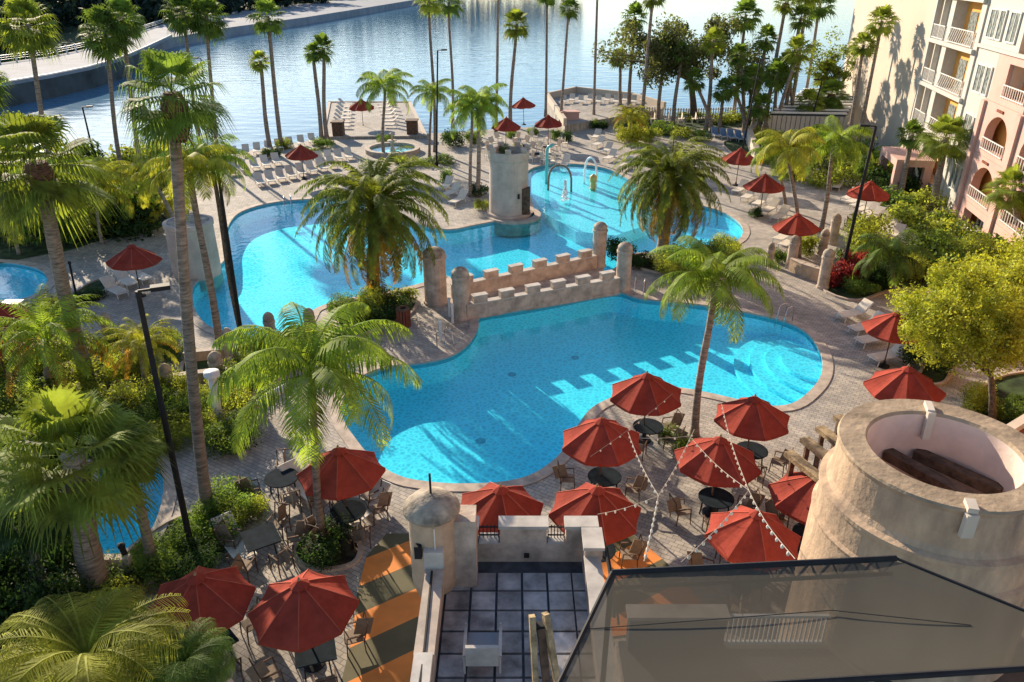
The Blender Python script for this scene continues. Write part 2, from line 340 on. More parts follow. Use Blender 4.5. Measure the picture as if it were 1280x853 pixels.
# ------------------------------------------------------------------ ground, pools, lake
shore = pix([(60, 200), (130, 200), (200, 199), (250, 196), (300, 190), (360, 180), (410, 172), (520, 168), (600, 163), (640, 160), (700, 158), (780, 142), (860, 146), (960, 142), (1040, 132)])
outer = [(-160, -60), (200, -60), (200, 140), (60, 140)] + [tuple(p) for p in shore[::-1]] + [(-60, 78), (-160, 84)]
poolA_px = [(690, 205), (730, 206), (765, 213), (800, 232), (840, 250), (880, 258), (908, 267), (926, 280), (929, 293), (918, 304), (895, 312), (850, 316), (800, 322), (770, 335), (745, 352), (700, 362), (650, 371), (610, 379), (585, 372), (566, 352), (556, 346), (530, 354), (500, 362), (470, 368), (440, 373), (415, 379), (393, 388), (384, 402), (365, 414), (330, 420), (295, 420), (265, 411), (247, 396), (240, 375), (243, 355), (262, 340), (280, 325), (283, 305), (284, 285), (296, 268), (320, 258), (350, 252), (385, 249), (425, 248), (455, 254), (490, 270), (525, 282), (560, 287), (595, 281), (628, 275), (655, 273), (666, 264), (663, 248), (655, 228), (662, 212)]
poolB_px = [(600, 396), (640, 389), (700, 378), (767, 365), (800, 373), (860, 379), (903, 385), (936, 391), (972, 399), (998, 409), (1015, 422), (1028, 445), (1028, 468), (1015, 488), (990, 506), (955, 508), (915, 499), (884, 492), (850, 486), (815, 485), (790, 489), (768, 497), (741, 511), (722, 535), (706, 563), (685, 583), (662, 596), (635, 603), (600, 606), (560, 606), (521, 602), (500, 597), (480, 587), (458, 568), (442, 548), (430, 530), (425, 510), (432, 490), (448, 472), (480, 459), (511, 455), (544, 450), (568, 442), (586, 428), (597, 410)]
poolC_px = [(-60, 330), (0, 328), (30, 331), (52, 338), (60, 350), (52, 364), (30, 374), (0, 380), (-60, 384)]
poolD_px = [(118, 604), (128, 580), (150, 562), (175, 562), (195, 578), (206, 600), (203, 632), (192, 662), (175, 688), (140, 700), (110, 690), (104, 660), (108, 630)]
poolA = smooth_closed(pix(poolA_px), 4); poolB = smooth_closed(pix(poolB_px), 4); poolC = smooth_closed(pix(poolC_px), 5); poolD = smooth_closed(pix(poolD_px), 5)
deck = MB(); flat(deck, [outer, poolA, poolB, poolC, poolD], 0.0)
n = len(outer)
for i in range(n):
    a, b = outer[i], outer[(i+1) % n]; deck.face([(a[0], a[1], -2.2), (b[0], b[1], -2.2), (b[0], b[1], 0), (a[0], a[1], 0)])
struct('ground', deck, M_deck)
lake = MB(); lake.face([(-3000, -400, -1.7), (3000, -400, -1.7), (3000, 5000, -1.7), (-3000, 5000, -1.7)])
struct('lake_water', lake, M_lake)
def pool(name, outl, depth, wm, label):
    t = thing(name, label, 'pool', (0, 0, 0))
    if area(outl) < 0: outl = outl[::-1]
    b = MB(); flat(b, [outl], -depth); n = len(outl)
    for i in range(n):
        a, c = outl[i], outl[(i+1) % n]
        b.face([(c[0], c[1], -depth), (a[0], a[1], -depth), (a[0], a[1], -0.02), (c[0], c[1], -0.02)])
    b.build('basin', M_pool, t)
    ti = MB(); inn = offset(outl, -0.012)
    for i in range(n):
        a, c = inn[i], inn[(i+1) % n]; ti.face([(c[0], c[1], -0.3), (a[0], a[1], -0.3), (a[0], a[1], -0.015), (c[0], c[1], -0.015)])
    ti.build('tile_band', M_poolt, t)
    w = MB(); flat(w, [offset(outl, -0.02)], -0.12); w.build('water', wm, t)
    k = MB(); o2 = offset(outl, 0.42); i2 = offset(outl, -0.05)
    for i in range(n):
        j = (i+1) % n; z = 0.035
        k.face([(i2[i][0], i2[i][1], z), (o2[i][0], o2[i][1], z), (o2[j][0], o2[j][1], z), (i2[j][0], i2[j][1], z)])
        k.face([(i2[j][0], i2[j][1], z), (i2[j][0], i2[j][1], -0.03), (i2[i][0], i2[i][1], -0.03), (i2[i][0], i2[i][1], z)])
        k.face([(o2[i][0], o2[i][1], z), (o2[i][0], o2[i][1], 0.002), (o2[j][0], o2[j][1], 0.002), (o2[j][0], o2[j][1], z)])
    k.build('coping', M_coping, t)
    return t
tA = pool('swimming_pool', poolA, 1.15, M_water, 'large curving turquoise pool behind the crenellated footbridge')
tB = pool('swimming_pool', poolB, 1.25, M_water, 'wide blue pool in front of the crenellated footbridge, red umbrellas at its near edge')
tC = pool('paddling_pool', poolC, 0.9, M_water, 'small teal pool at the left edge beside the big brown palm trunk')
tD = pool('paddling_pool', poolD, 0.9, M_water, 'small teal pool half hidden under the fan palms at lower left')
# shallow splash area (pale shelf) in the far corner of the large pool
sh = MB(); shelf = pix([(664, 214), (690, 207), (730, 208), (765, 215), (800, 233), (838, 252), (815, 275), (770, 290), (720, 285), (680, 262), (664, 240)]); sh.prism(shelf, -1.14, -0.26)
sh.build('shallow_shelf', mat('pale_plaster', (0.90, 0.93, 0.92), var=0.03), tA)
for q_ in ((640, 440), (720, 420), (600, 520)):
    c = P(*q_); b = MB(); b.lathe([(.22, -1.235), (.01, -1.235)], 16, c=(c.x, c.y, 0)); b.build('drain', M_poolt, tB)
# round entry steps at the right end of the near pool
c = P(1014, 447); stp = MB()
ins = poolB
for k, (r, z) in enumerate(((1.3, -0.3), (2.0, -0.5), (2.7, -0.7), (3.4, -0.9))):
    poly = []
    for i in range(40):
        a = 2*pi*i/40; poly.append((c.x+r*cos(a), c.y+r*sin(a)*1.25))
    stp.prism(poly, z-0.19, z)
stp.build('step', M_pool, tB)
# planting beds, lying on the deck sheet
def bed(pts, z=0.006, m=None, h=0.10, kerb=True, name='planting_bed'):
    pl = smooth_closed(pix(pts), 4); b = MB(); flat(b, [pl], z); o = struct(name, b, m or M_mulch)
    if kerb:
        k = MB(); 
        if area(pl) < 0: pl = pl[::-1]
        a1 = offset(pl, -0.01); a2 = offset(pl, 0.14); n = len(pl)
        for i in range(n):
            j = (i+1) % n
            k.face([(*a1[i], h), (*a2[i], h), (*a2[j], h), (*a1[j], h)]); k.face([(*a2[i], h), (*a2[i], 0.001), (*a2[j], 0.001), (*a2[j], h)]); k.face([(*a1[j], h), (*a1[j], 0.001), (*a1[i], 0.001), (*a1[i], h)])
        struct('kerb', k, M_coping)
bed([(425, 384), (455, 376), (500, 372), (520, 376), (512, 392), (490, 402), (462, 415), (440, 422), (425, 410)])
bed([(790, 320), (830, 318), (880, 316), (915, 322), (912, 345), (880, 350), (830, 343), (795, 333)])
bed([(1030, 362), (1050, 345), (1075, 318), (1110, 300), (1150, 300), (1200, 330), (1280, 350), (1290, 420), (1180, 372), (1120, 362), (1070, 376)], m=M_grass)
bed([(230, 455), (270, 448), (330, 455), (345, 475), (300, 500), (262, 520), (240, 500)], m=M_grass)
bed([(-40, 470), (120, 440), (230, 480), (210, 545), (160, 555), (60, 600), (-40, 620)], m=M_grass, z=0.010)
bed([(60, 760), (150, 700), (210, 655), (268, 640), (300, 660), (285, 690), (240, 700), (200, 715), (160, 760), (120, 860), (-60, 900), (-60, 740)], m=M_grass)
bed([(-60, 200), (80, 205), (170, 205), (215, 230), (225, 255), (200, 285), (130, 300), (60, 318), (-60, 318)], m=M_grass, z=0.010, kerb=False)
bed([(370, 690), (380, 672), (405, 664), (435, 668), (448, 685), (440, 705), (405, 712), (380, 706)])
bed([(1150, 478), (1160, 455), (1190, 445), (1185, 468), (1175, 480)], m=M_grass)
bed([(905, 178), (955, 172), (1010, 172), (1070, 178), (1120, 205), (1110, 230), (1050, 222), (985, 212), (930, 200)], m=M_grass)
bed([(88, 376), (110, 370), (135, 362), (140, 350), (120, 352), (95, 366)], m=M_grass)
bed([(780, 150), (850, 152), (950, 150), (1000, 150), (1000, 158), (900, 160), (780, 163)], m=M_grass, kerb=False, z=0.012)
bed([(1225, 490), (1260, 470), (1320, 470), (1330, 520), (1280, 540), (1220, 530)], m=M_grass)
# striped patio beside the bar building
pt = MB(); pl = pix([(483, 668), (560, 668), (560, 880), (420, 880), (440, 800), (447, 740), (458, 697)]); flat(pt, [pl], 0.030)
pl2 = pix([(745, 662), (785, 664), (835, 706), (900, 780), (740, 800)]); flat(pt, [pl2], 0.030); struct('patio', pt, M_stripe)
# ------------------------------------------------------------------ plants
def fan_leaf(mb, o, az, el, pet, rad, nseg, droop):
    d = Vector((cos(az)*cos(el), sin(az)*cos(el), sin(el))); side = Vector((-sin(az), cos(az), 0)); nrm = side.cross(d)
    hub = o+d*pet+Vector((0, 0, -0.10*pet*pet)); w = 0.012
    mb.face([o-side*w, o+side*w, hub+side*w*.6, hub-side*w*.6])
    tilt = R.uniform(-.3, .3); side2 = side*cos(tilt)+nrm*sin(tilt)
    for i in range(nseg):
        a = (i/(nseg-1)-.5)*radians(235); a2 = radians(235)/(nseg-1)*.50
        L = rad*(0.72+0.28*cos(a*.8))*R.uniform(.88, 1.08)
        def pt(ang, r):
            v = d*cos(ang)*r+side2*sin(ang)*r-nrm*(-0.0)*r; return hub+v+nrm*(-0.16*abs(sin(ang))*r)+Vector((0, 0, -droop*r*r))
        m1 = pt(a-a2, L*.55); m2 = pt(a+a2, L*.55); mid = pt(a, L*.82); tip = pt(a, L); 
        mb.face([hub, m1, m2]); mb.face([m1, mid+Vector((0, 0, -.03)), m2]) 
        mb.face([m1*.45+mid*.55, tip+Vector((0, 0, -droop*.32)), m2*.45+mid*.55])
def fan_crown(nl=34, nseg=15, droop=0.35, seed=0, low=-60, hang=0):
    R.seed(seed); mb = MB()
    for i in range(nl):
        f = (i+.5)/nl; el = radians(82-(82-low)*f**0.85+R.uniform(-8, 8)); az = i*2.39996+R.uniform(-.3, .3)
        fan_leaf(mb, Vector((0, 0, 0.05-0.14*f)), az, el, R.uniform(.38, .55), R.uniform(.48, .6), nseg, droop*R.uniform(.7, 1.3))
    return mb
def frond(mb, o, az, el0, curve, L, n, ll, dr, w, fwd=.45, up=0.0, ns=9):
    side = Vector((-sin(az), cos(az), 0)); h = Vector((cos(az), sin(az), 0)); p = Vector(o); pts = [p.copy()]; ds = []
    for i in range(ns):
        e = el0-curve*(i/(ns-1))**1.25; d = h*cos(e)+Vector((0, 0, sin(e))); ds.append(d); p = p+d*L/ns; pts.append(p.copy())
    ds.append(ds[-1])
    for i in range(ns):
        a = .014*(1-i/ns)+.003; mb.face([pts[i]-side*a, pts[i]+side*a, pts[i+1]+side*a*.8, pts[i+1]-side*a*.8])
    for k in range(n):
        t = .14+.86*(k+.5)/n; x = t*ns; i = min(int(x), ns-1); q = pts[i].lerp(pts[i+1], x-i); d = ds[i].lerp(ds[i+1], x-i).normalized(); nr = side.cross(d)
        if nr.z < 0 and up: pass
        l = ll*(sin(pi*(.12+.83*t))**.6)*R.uniform(.85, 1.12)
        for s_ in (-1, 1):
            v = (side*s_*.85+d*fwd*R.uniform(.7, 1.3)+nr*up*R.uniform(.3, 1.3)).normalized(); v2 = (v+Vector((0, 0, -dr*R.uniform(.8, 1.3)))).normalized()
            v1 = (v+Vector((0, 0, -dr*.35))).normalized()
            m_ = q+v1*l*.5; e_ = m_+v2*l*.5; ww = d*w*.5
            mb.face([q-ww*.6, q+ww*.6, m_+ww, m_-ww]); mb.face([m_-ww, m_+ww, e_])
def queen_crown(seed=0, nf=22, n=54, L=1.3, ll=.34, dr=1.3, w=.019):
    R.seed(seed); mb = MB()
    for i in range(nf):
        f = (i+.5)/nf; az = i*2.39996+R.uniform(-.25, .25)
        frond(mb, (0, 0, 0), az, radians(82-75*f+R.uniform(-6, 6)), radians(100+25*f+R.uniform(-12, 12)), L*R.uniform(.9, 1.08), n, ll, dr, w)
    return mb
def date_crown(seed=0, nf=115, n=56, L=1.3, ll=.155, w=.018, low=-40, curve=112):
    R.seed(seed); mb = MB()
    for i in range(nf):
        f = (i+.5)/nf; az = i*2.39996+R.uniform(-.2, .2); mb.mi = 1 if f > .80 and R.random() < .7 else 0
        frond(mb, (cos(az)*.05, sin(az)*.05, -.06*f), az, radians(84-(84-low)*f+R.uniform(-6, 6)), radians(curve-25*f+R.uniform(-14, 14)), L*R.uniform(.88, 1.06), n, ll, .35, w, fwd=.7, up=.35)
    return mb
CR = {}
def crownmesh(kind, var):
    k = (kind, var)
    if k not in CR:
        mb = {'fan': lambda: fan_crown(46, 16, .5, 10+var), 'fanfar': lambda: fan_crown(38, 11, .40, 20+var, low=-50), 'sabal': lambda: fan_crown(40, 24, .5, 30+var, low=-42), 'big': lambda: fan_crown(33, 26, .7, 40+var, low=-48),
              'queen': lambda: queen_crown(50+var), 'queens': lambda: queen_crown(60+var, nf=17, n=44, ll=.38, w=.026), 'date': lambda: date_crown(70+var), 'pygmy': lambda: date_crown(80+var, nf=44, n=30, ll=.2, w=.024, low=0, curve=110),
              'grassy': lambda: queen_crown(90+var, nf=85, n=44, L=1.05, ll=.36, dr=.9, w=.009)}[kind]()
        me = bpy.data.meshes.new('crown'); me.from_pydata(mb.v, [], mb.f); me.materials.append(M_fan); me.materials.append(M_gold); me.polygons.foreach_set('material_index', mb.m); CR[k] = me
    return CR[k]
RP = random.Random(11)
def palm(name, base, top, rpx, kind, m, label, group=None, tr=0.16, skirt=False, tm=None, z=1.0, lean=0.0):
    B = P(*base); T = atY(top[0], top[1], B.y); T = T+Vector((0, lean, 0))
    Rm = rpx*mpp(T); t = thing(name, label, 'palm tree', B, 0, group)
    hgt = H = T.z; dx = T.x-B.x; g = MB(); pts = []; rr = []; ns = 14; wob = RP.uniform(-.12, .12)
    for i in range(ns+1):
        f = i/ns; pts.append((dx*(f**1.3)+wob*sin(f*pi*1.6)*min(1, H/8), lean*f, H*f)); rr.append(tr*(1.28-.45*f**.5)*(1.25 if i == 0 else 1)*(1+.05*RP.uniform(-1, 1)))
    g.tube(pts, rr, 10); g.build('trunk', tm or M_trunk, t, smooth=True)
    if skirt:
        s = MB(); L = min(1.5, Rm*.75); rs = tr*1.9
        s.tube([(pts[-1][0]-dx*.03, lean, H-L), (pts[-1][0]-dx*.02, lean, H-L*.72), (pts[-1][0]-dx*.01, lean, H-L*.25), (pts[-1][0], lean, H+.05)], [tr*1.1, rs, rs*1.05, rs*.7], 10)
        for k in range(46):
            a = RP.uniform(0, 2*pi); zz = H-L*RP.uniform(0, 1); c_ = Vector((pts[-1][0]+cos(a)*rs*.8, lean+sin(a)*rs*.8, zz)); e = c_+Vector((cos(a)*.12, sin(a)*.12, -RP.uniform(.15, .4))); q = Vector((-sin(a), cos(a), 0))*.035
            s.face([c_-q, c_+q, e])
        s.build('old_boots', M_boot, t)
    c_ = bpy.data.objects.new('crown', crownmesh(kind, RP.randrange(3))); COL.objects.link(c_); c_.parent = t; c_.location = (dx, lean, H); c_.scale = (Rm, Rm, Rm*z); c_.rotation_euler = (RP.uniform(-.1, .1), RP.uniform(-.1, .1), RP.uniform(0, 6.28))
    c_.material_slots[0].link = 'OBJECT'; c_.material_slots[0].material = m
    return t
G_LAKE = 'tall fan palms along the lake shore'
# --- fan palms
palm('fan_palm', (262, 650), (215, 118), 78, 'big', M_fan, 'tall grey-trunked fan palm with brown collar between near lamp post and largest feathery palm', tr=.17, skirt=True)
palm('fan_palm', (110, 470), (42, 205), 92, 'big', M_fan2, 'thick brown-trunked fan palm leaning left with shaggy crown at the left edge', tr=.30, skirt=True)
palm('fan_palm', (128, 752), (88, 568), 112, 'sabal', M_fan2, 'stout scaly-trunked fan palm over the small teal pool at lower left', tr=.36, tm=M_trunk)
palm('fan_palm', (192, 718), (160, 560), 50, 'sabal', M_fan2, 'slim leaning fan palm just right of the stout scaly one over the small teal pool', tr=.15)
palm('fan_palm', (60, 760), (30, 640), 62, 'sabal', M_shrubd, 'dark low fan palm left of the stout scaly palm in lower left corner', tr=.12)
palm('fan_palm', (157, 236), (130, 38), 38, 'fan', M_fan, 'tall fan palm before the lake bridge, left of the big collared palm', tr=.17)
palm('fan_palm', (180, 232), (152, 22), 32, 'fan', M_fan, 'fan palm whose crown overlaps right side of the one before the lake bridge', tr=.17)
palm('fan_palm', (72, 238), (33, 30), 42, 'fan', M_fan2, 'leftmost tall fan palm, crown against the white bridge railing', tr=.2)
palm('fan_palm', (-28, 238), (-30, 100), 40, 'fan', M_fan, 'fan palm cut off by left edge of the view', tr=.2)
palm('fan_palm', (252, 192), (228, 14), 30, 'fan', M_fan, 'left palm of the tall pair above the big collared palm', tr=.16)
palm('fan_palm', (272, 190), (258, 20), 30, 'fan', M_fan, 'right palm of the tall pair above the big collared palm', tr=.17)
for i, (b, t, r, lb) in enumerate([((352, 186), (334, 20), 27, 'tall fan palm left of the paired palms by the lake loungers'), ((338, 188), (324, 76), 17, 'short fan palm just left of the tall one by the lake loungers'),
    ((402, 176), (392, 66), 16, 'left trunk of the twin fan palms beside the pier'), ((409, 176), (403, 60), 21, 'right trunk of the twin fan palms beside the pier'),
    ((544, 190), (537, 0), 22, 'thin fan palm directly behind the lamp post by the round fountain'), ((566, 160), (562, 2), 22, 'thin fan palm right of the lamp post by the round fountain'),
    ((620, 165), (624, -22), 20, 'thin fan palm with trunk leaving the top, left of the red umbrella by the lake'), ((638, 158), (645, 30), 23, 'fan palm with open starry crown left of the red umbrella by the lake'),
    ((682, 146), (684, -8), 18, 'straight thin fan palm at the left corner of the raised lake terrace'), ((700, 158), (712, 10), 17, 'curved thin fan palm at the front of the raised lake terrace'),
    ((742, 152), (748, -70), 20, 'pale thin fan palm on the raised lake terrace with its crown out of view'), ((776, 140), (774, 73), 16, 'shortest fan palm at the right end of the raised terrace'),
    ((786, 142), (793, 21), 21, 'fan palm just behind the shortest one at the right end of the raised terrace'), ((801, 156), (817, -6), 20, 'thick dark-trunked fan palm between the raised terrace and the oak'),
    ((822, 154), (831, 58), 20, 'fan palm with brown skirt just right of the dark-trunked one'), ((841, 156), (852, 66), 18, 'fan palm with brown skirt left of the oak'),
    ((882, 164), (893, 50), 20, 'fan palm directly in front of the oak crown'), ((917, 146), (932, 18), 25, 'tall fan palm right of the oak'),
    ((941, 160), (958, 48), 20, 'fan palm above the blue loungers'), ((955, 165), (982, 4), 18, 'high fan palm left of the three clustered ones by the slatted roof'),
    ((965, 168), (972, 92), 24, 'bushy low fan palm at the corner of the slatted roof'), ((976, 166), (1002, 22), 20, 'middle fan palm of the cluster by the slatted roof'),
    ((984, 160), (1012, -10), 22, 'highest fan palm of the cluster by the slatted roof'), ((1004, 132), (1026, 6), 23, 'curved fan palm at the lake end of the slatted roof')]):
    palm('fan_palm', b, t, r, 'fanfar', (M_fan, M_fan2)[i % 3 == 1], lb, G_LAKE, tr=.2 if 'thin' not in lb else .15, skirt='skirt' in lb or 'clustered' in lb)
for b, t, rr_, lb in [((898, 168), (905, 112), 18, 'low fan palm above the left blue loungers'), ((948, 172), (941, 96), 20, 'mid-height fan palm left of the slatted roof'), ((968, 172), (997, 62), 22, 'fan palm whose crown rises over the slatted roof'), ((992, 166), (984, 82), 22, 'bushy fan palm at the front of the slatted roof cluster'), ((930, 166), (925, 68), 18, 'fan palm right of the small sparse oak'), ((1016, 150), (1034, 92), 22, 'low fan palm at the right end of the slatted roof'), ((890, 166), (868, 100), 18, 'low fan palm below the big oak crown'), ((936, 172), (915, 108), 18, 'low fan palm behind the right blue loungers'), ((962, 176), (950, 132), 20, 'squat fan palm beside the garden wall'), ((1000, 172), (1012, 128), 22, 'squat fan palm in front of the slatted roof')]:
    palm('fan_palm', b, t, rr_, 'fanfar', M_fan2 if rr_ > 20 else M_fan, lb, G_LAKE, tr=.19)
palm('fan_palm', (1058, 194), (1079, 56), 20, 'fanfar', M_fan2, 'shorter palm of the pair in front of the big cream wall', tr=.17)
palm('fan_palm', (1071, 192), (1102, 26), 23, 'fanfar', M_fan2, 'taller palm of the pair in front of the big cream wall', tr=.17)
palm('fan_palm', (1030, 168), (1040, 118), 25, 'sabal', M_fan, 'low fan palm with brown skirt left of the cream wall', tr=.25, skirt=True)
palm('fan_palm', (1126, 244), (1140, 168), 22, 'fanfar', M_fan, 'slim fan palm before the corner balconies', tr=.2)
palm('fan_palm', (1166, 262), (1182, 172), 37, 'sabal', M_fan2, 'full fan palm hiding the lower corner balconies', tr=.25)
palm('fan_palm', (1272, 318), (1268, 236), 36, 'sabal', M_fan2, 'fan palm at the right edge before the pink arches', tr=.25)
# --- feather palms
G_Q = 'feathery queen palms around the pools'
palm('queen_palm', (404, 684), (388, 470), 120, 'queen', M_queen, 'largest feathery palm, rising from a round bush among the near tables', G_Q, tr=.12, tm=M_trunk)
palm('queen_palm', (868, 545), (892, 355), 80, 'queen', M_queen, 'feathery palm rising between the red umbrellas at the near edge of the blue pool', G_Q, tr=.14)
palm('queen_palm', (480, 196), (480, 112), 36, 'queens', M_queen, 'feathery palm standing in front of the round fountain', G_Q, tr=.15)
palm('queen_palm', (537, 198), (540, 118), 26, 'queens', M_queen, 'small feathery palm left of the lamp post by the fountain', G_Q, tr=.12)
palm('queen_palm', (588, 246), (590, 140), 36, 'queens', M_queen, 'left of twin feathery palms beside the round stucco tower', G_Q, tr=.13)
palm('queen_palm', (597, 246), (600, 132), 36, 'queens', M_queen, 'right of twin feathery palms beside the round stucco tower', G_Q, tr=.17)
palm('queen_palm', (276, 442), (238, 215), 58, 'queens', M_queeny, 'yellow-green feathery palm with grey leaning trunk at the left end of the big pool', G_Q, tr=.16)
palm('queen_palm', (303, 424), (262, 205), 54, 'queen', M_queen, 'feathery palm overhanging the left curve of the big pool', G_Q, tr=.11, tm=M_bark)
palm('queen_palm', (228, 300), (190, 222), 44, 'queens', M_queeny, 'yellow feathery palm behind the left round tower', G_Q, tr=.14)
palm('queen_palm', (998, 322), (985, 190), 44, 'queens', M_queeny, 'yellow feathery palm above the red umbrella right of the big pool', G_Q, tr=.12)
palm('queen_palm', (1026, 290), (1043, 182), 46, 'queens', M_queen, 'green feathery palm with pale leaning trunk right of the yellow one', G_Q, tr=.14)
palm('queen_palm', (982, 262), (968, 196), 34, 'queens', M_queen, 'low feathery palm behind the row of loungers right of the pool', G_Q, tr=.12)
palm('queen_palm', (76, 300), (70, 225), 60, 'queens', M_queen, 'feathery palm in the thicket behind the small left pool', G_Q, tr=.13)
palm('queen_palm', (1118, 370), (1112, 322), 46, 'queens', M_fan, 'low dark feathery palm above the path with red-leaved shrubs', G_Q, tr=.11)
for b_, t_, rr_, m_, lb in [((128, 305), (118, 232), 50, M_queeny, 'yellowish feathery palm in the middle of the left thicket'), ((172, 292), (160, 250), 40, M_queen, 'feathery palm between thicket and red umbrella on the left deck'), ((24, 318), (12, 262), 50, M_queeny, 'feathery palm in the thicket at the left edge'), ((215, 285), (205, 262), 34, M_queeny, 'low yellow feathery palm beside the squat left tower')]:
    palm('queen_palm', b_, t_, rr_, 'queens', m_, lb, G_Q, tr=.1)
# --- date palms
palm('date_palm', (468, 378), (468, 258), 84, 'date', M_date, 'huge date palm with dense arching crown on the planted island', tr=.34, tm=M_boot)
palm('date_palm', (826, 322), (838, 222), 68, 'date', M_date, 'large date palm with golden lower fronds at right side of the big pool', tr=.34, tm=M_trunk)
palm('date_palm', (982, 214), (985, 186), 36, 'pygmy', M_date, 'low dark date palm beside the garden wall right', tr=.2)
palm('date_palm', (182, 492), (176, 432), 46, 'pygmy', M_queeny, 'small yellow-green date palm behind the black lamp post', tr=.09)
palm('date_palm', (62, 500), (58, 424), 72, 'pygmy', M_queen, 'bushy date palm left of the thick brown trunk', tr=.13)
palm('date_palm', (788, 176), (788, 148), 24, 'pygmy', M_queeny, 'short yellow-green date palm near the raised terrace', tr=.1)
palm('date_palm', (60, 985), (112, 832), 140, 'grassy', M_queeny, 'dense low feathery palm with blond tips in lower left corner', tr=.1, z=.8)
palm('date_palm', (215, 985), (232, 835), 72, 'grassy', M_fan, 'blue-green low feathery palm under the leftmost near umbrella', tr=.1, z=.8)
# ------------------------------------------------------------------ shrubs
def leafblob(seed, n=1500, s=.10, lobes=9, flat_=.8):
    r = random.Random(seed); mb = MB(); L = []
    for i in range(lobes):
        a = r.uniform(0, 6.28); q = sqrt(r.random())*.62; L.append((Vector((cos(a)*q, sin(a)*q, r.uniform(.25, .72)*flat_)), r.uniform(.26, .46)))
    for i in range(n):
        c, q = r.choice(L); d = Vector((r.gauss(0, 1), r.gauss(0, 1), r.gauss(0, .9))).normalized(); p = c+d*q*(r.random()**.35)
        if p.z < .01: p.z = abs(p.z)*.5+.01
        n_ = (d+Vector((r.gauss(0, .6), r.gauss(0, .6), r.gauss(0, .6)))).normalized(); u = n_.cross(Vector((0, 0, 1)) if abs(n_.z) < .9 else Vector((1, 0, 0))).normalized(); v = n_.cross(u); a = r.uniform(0, 6.28)
        u, v = u*cos(a)+v*sin(a), v*cos(a)-u*sin(a); k = s*r.uniform(.6, 1.3)
        mb.face([p-u*k*.5, p+v*k*.25, p+u*k*.6, p-v*k*.25])
    return mb
BL = {}
def blobmesh(k, n=1500, s=.10):
    if k not in BL:
        mb = leafblob(100+k, n, s); me = bpy.data.meshes.new('foliage'); me.from_pydata(mb.v, [], mb.f); me.materials.append(M_shrub); BL[k] = me
    return BL[k]
def shrub(px, py, r, h, m, label, name='shrub', group=None, hi=False, sx=1.0, z=0, cat=None):
    B = P(px, py, z); o = bpy.data.objects.new(name, blobmesh(RP.randrange(4)+(10 if hi else 0), 5200 if hi else 1700, .062 if hi else .11)); COL.objects.link(o)
    r *= 1.22; h *= 1.2; o.location = B; o.scale = (r*sx, r, h); o.rotation_euler = (0, 0, RP.uniform(0, 6.28) if sx == 1 else 0); o.material_slots[0].link = 'OBJECT'; o.material_slots[0].material = m
    return tag(o, label, cat or 'bush', group)
W_, L_, D_, Y_, R_ = M_shrub, M_shrubl, M_shrubd, M_shruby, M_shrubr
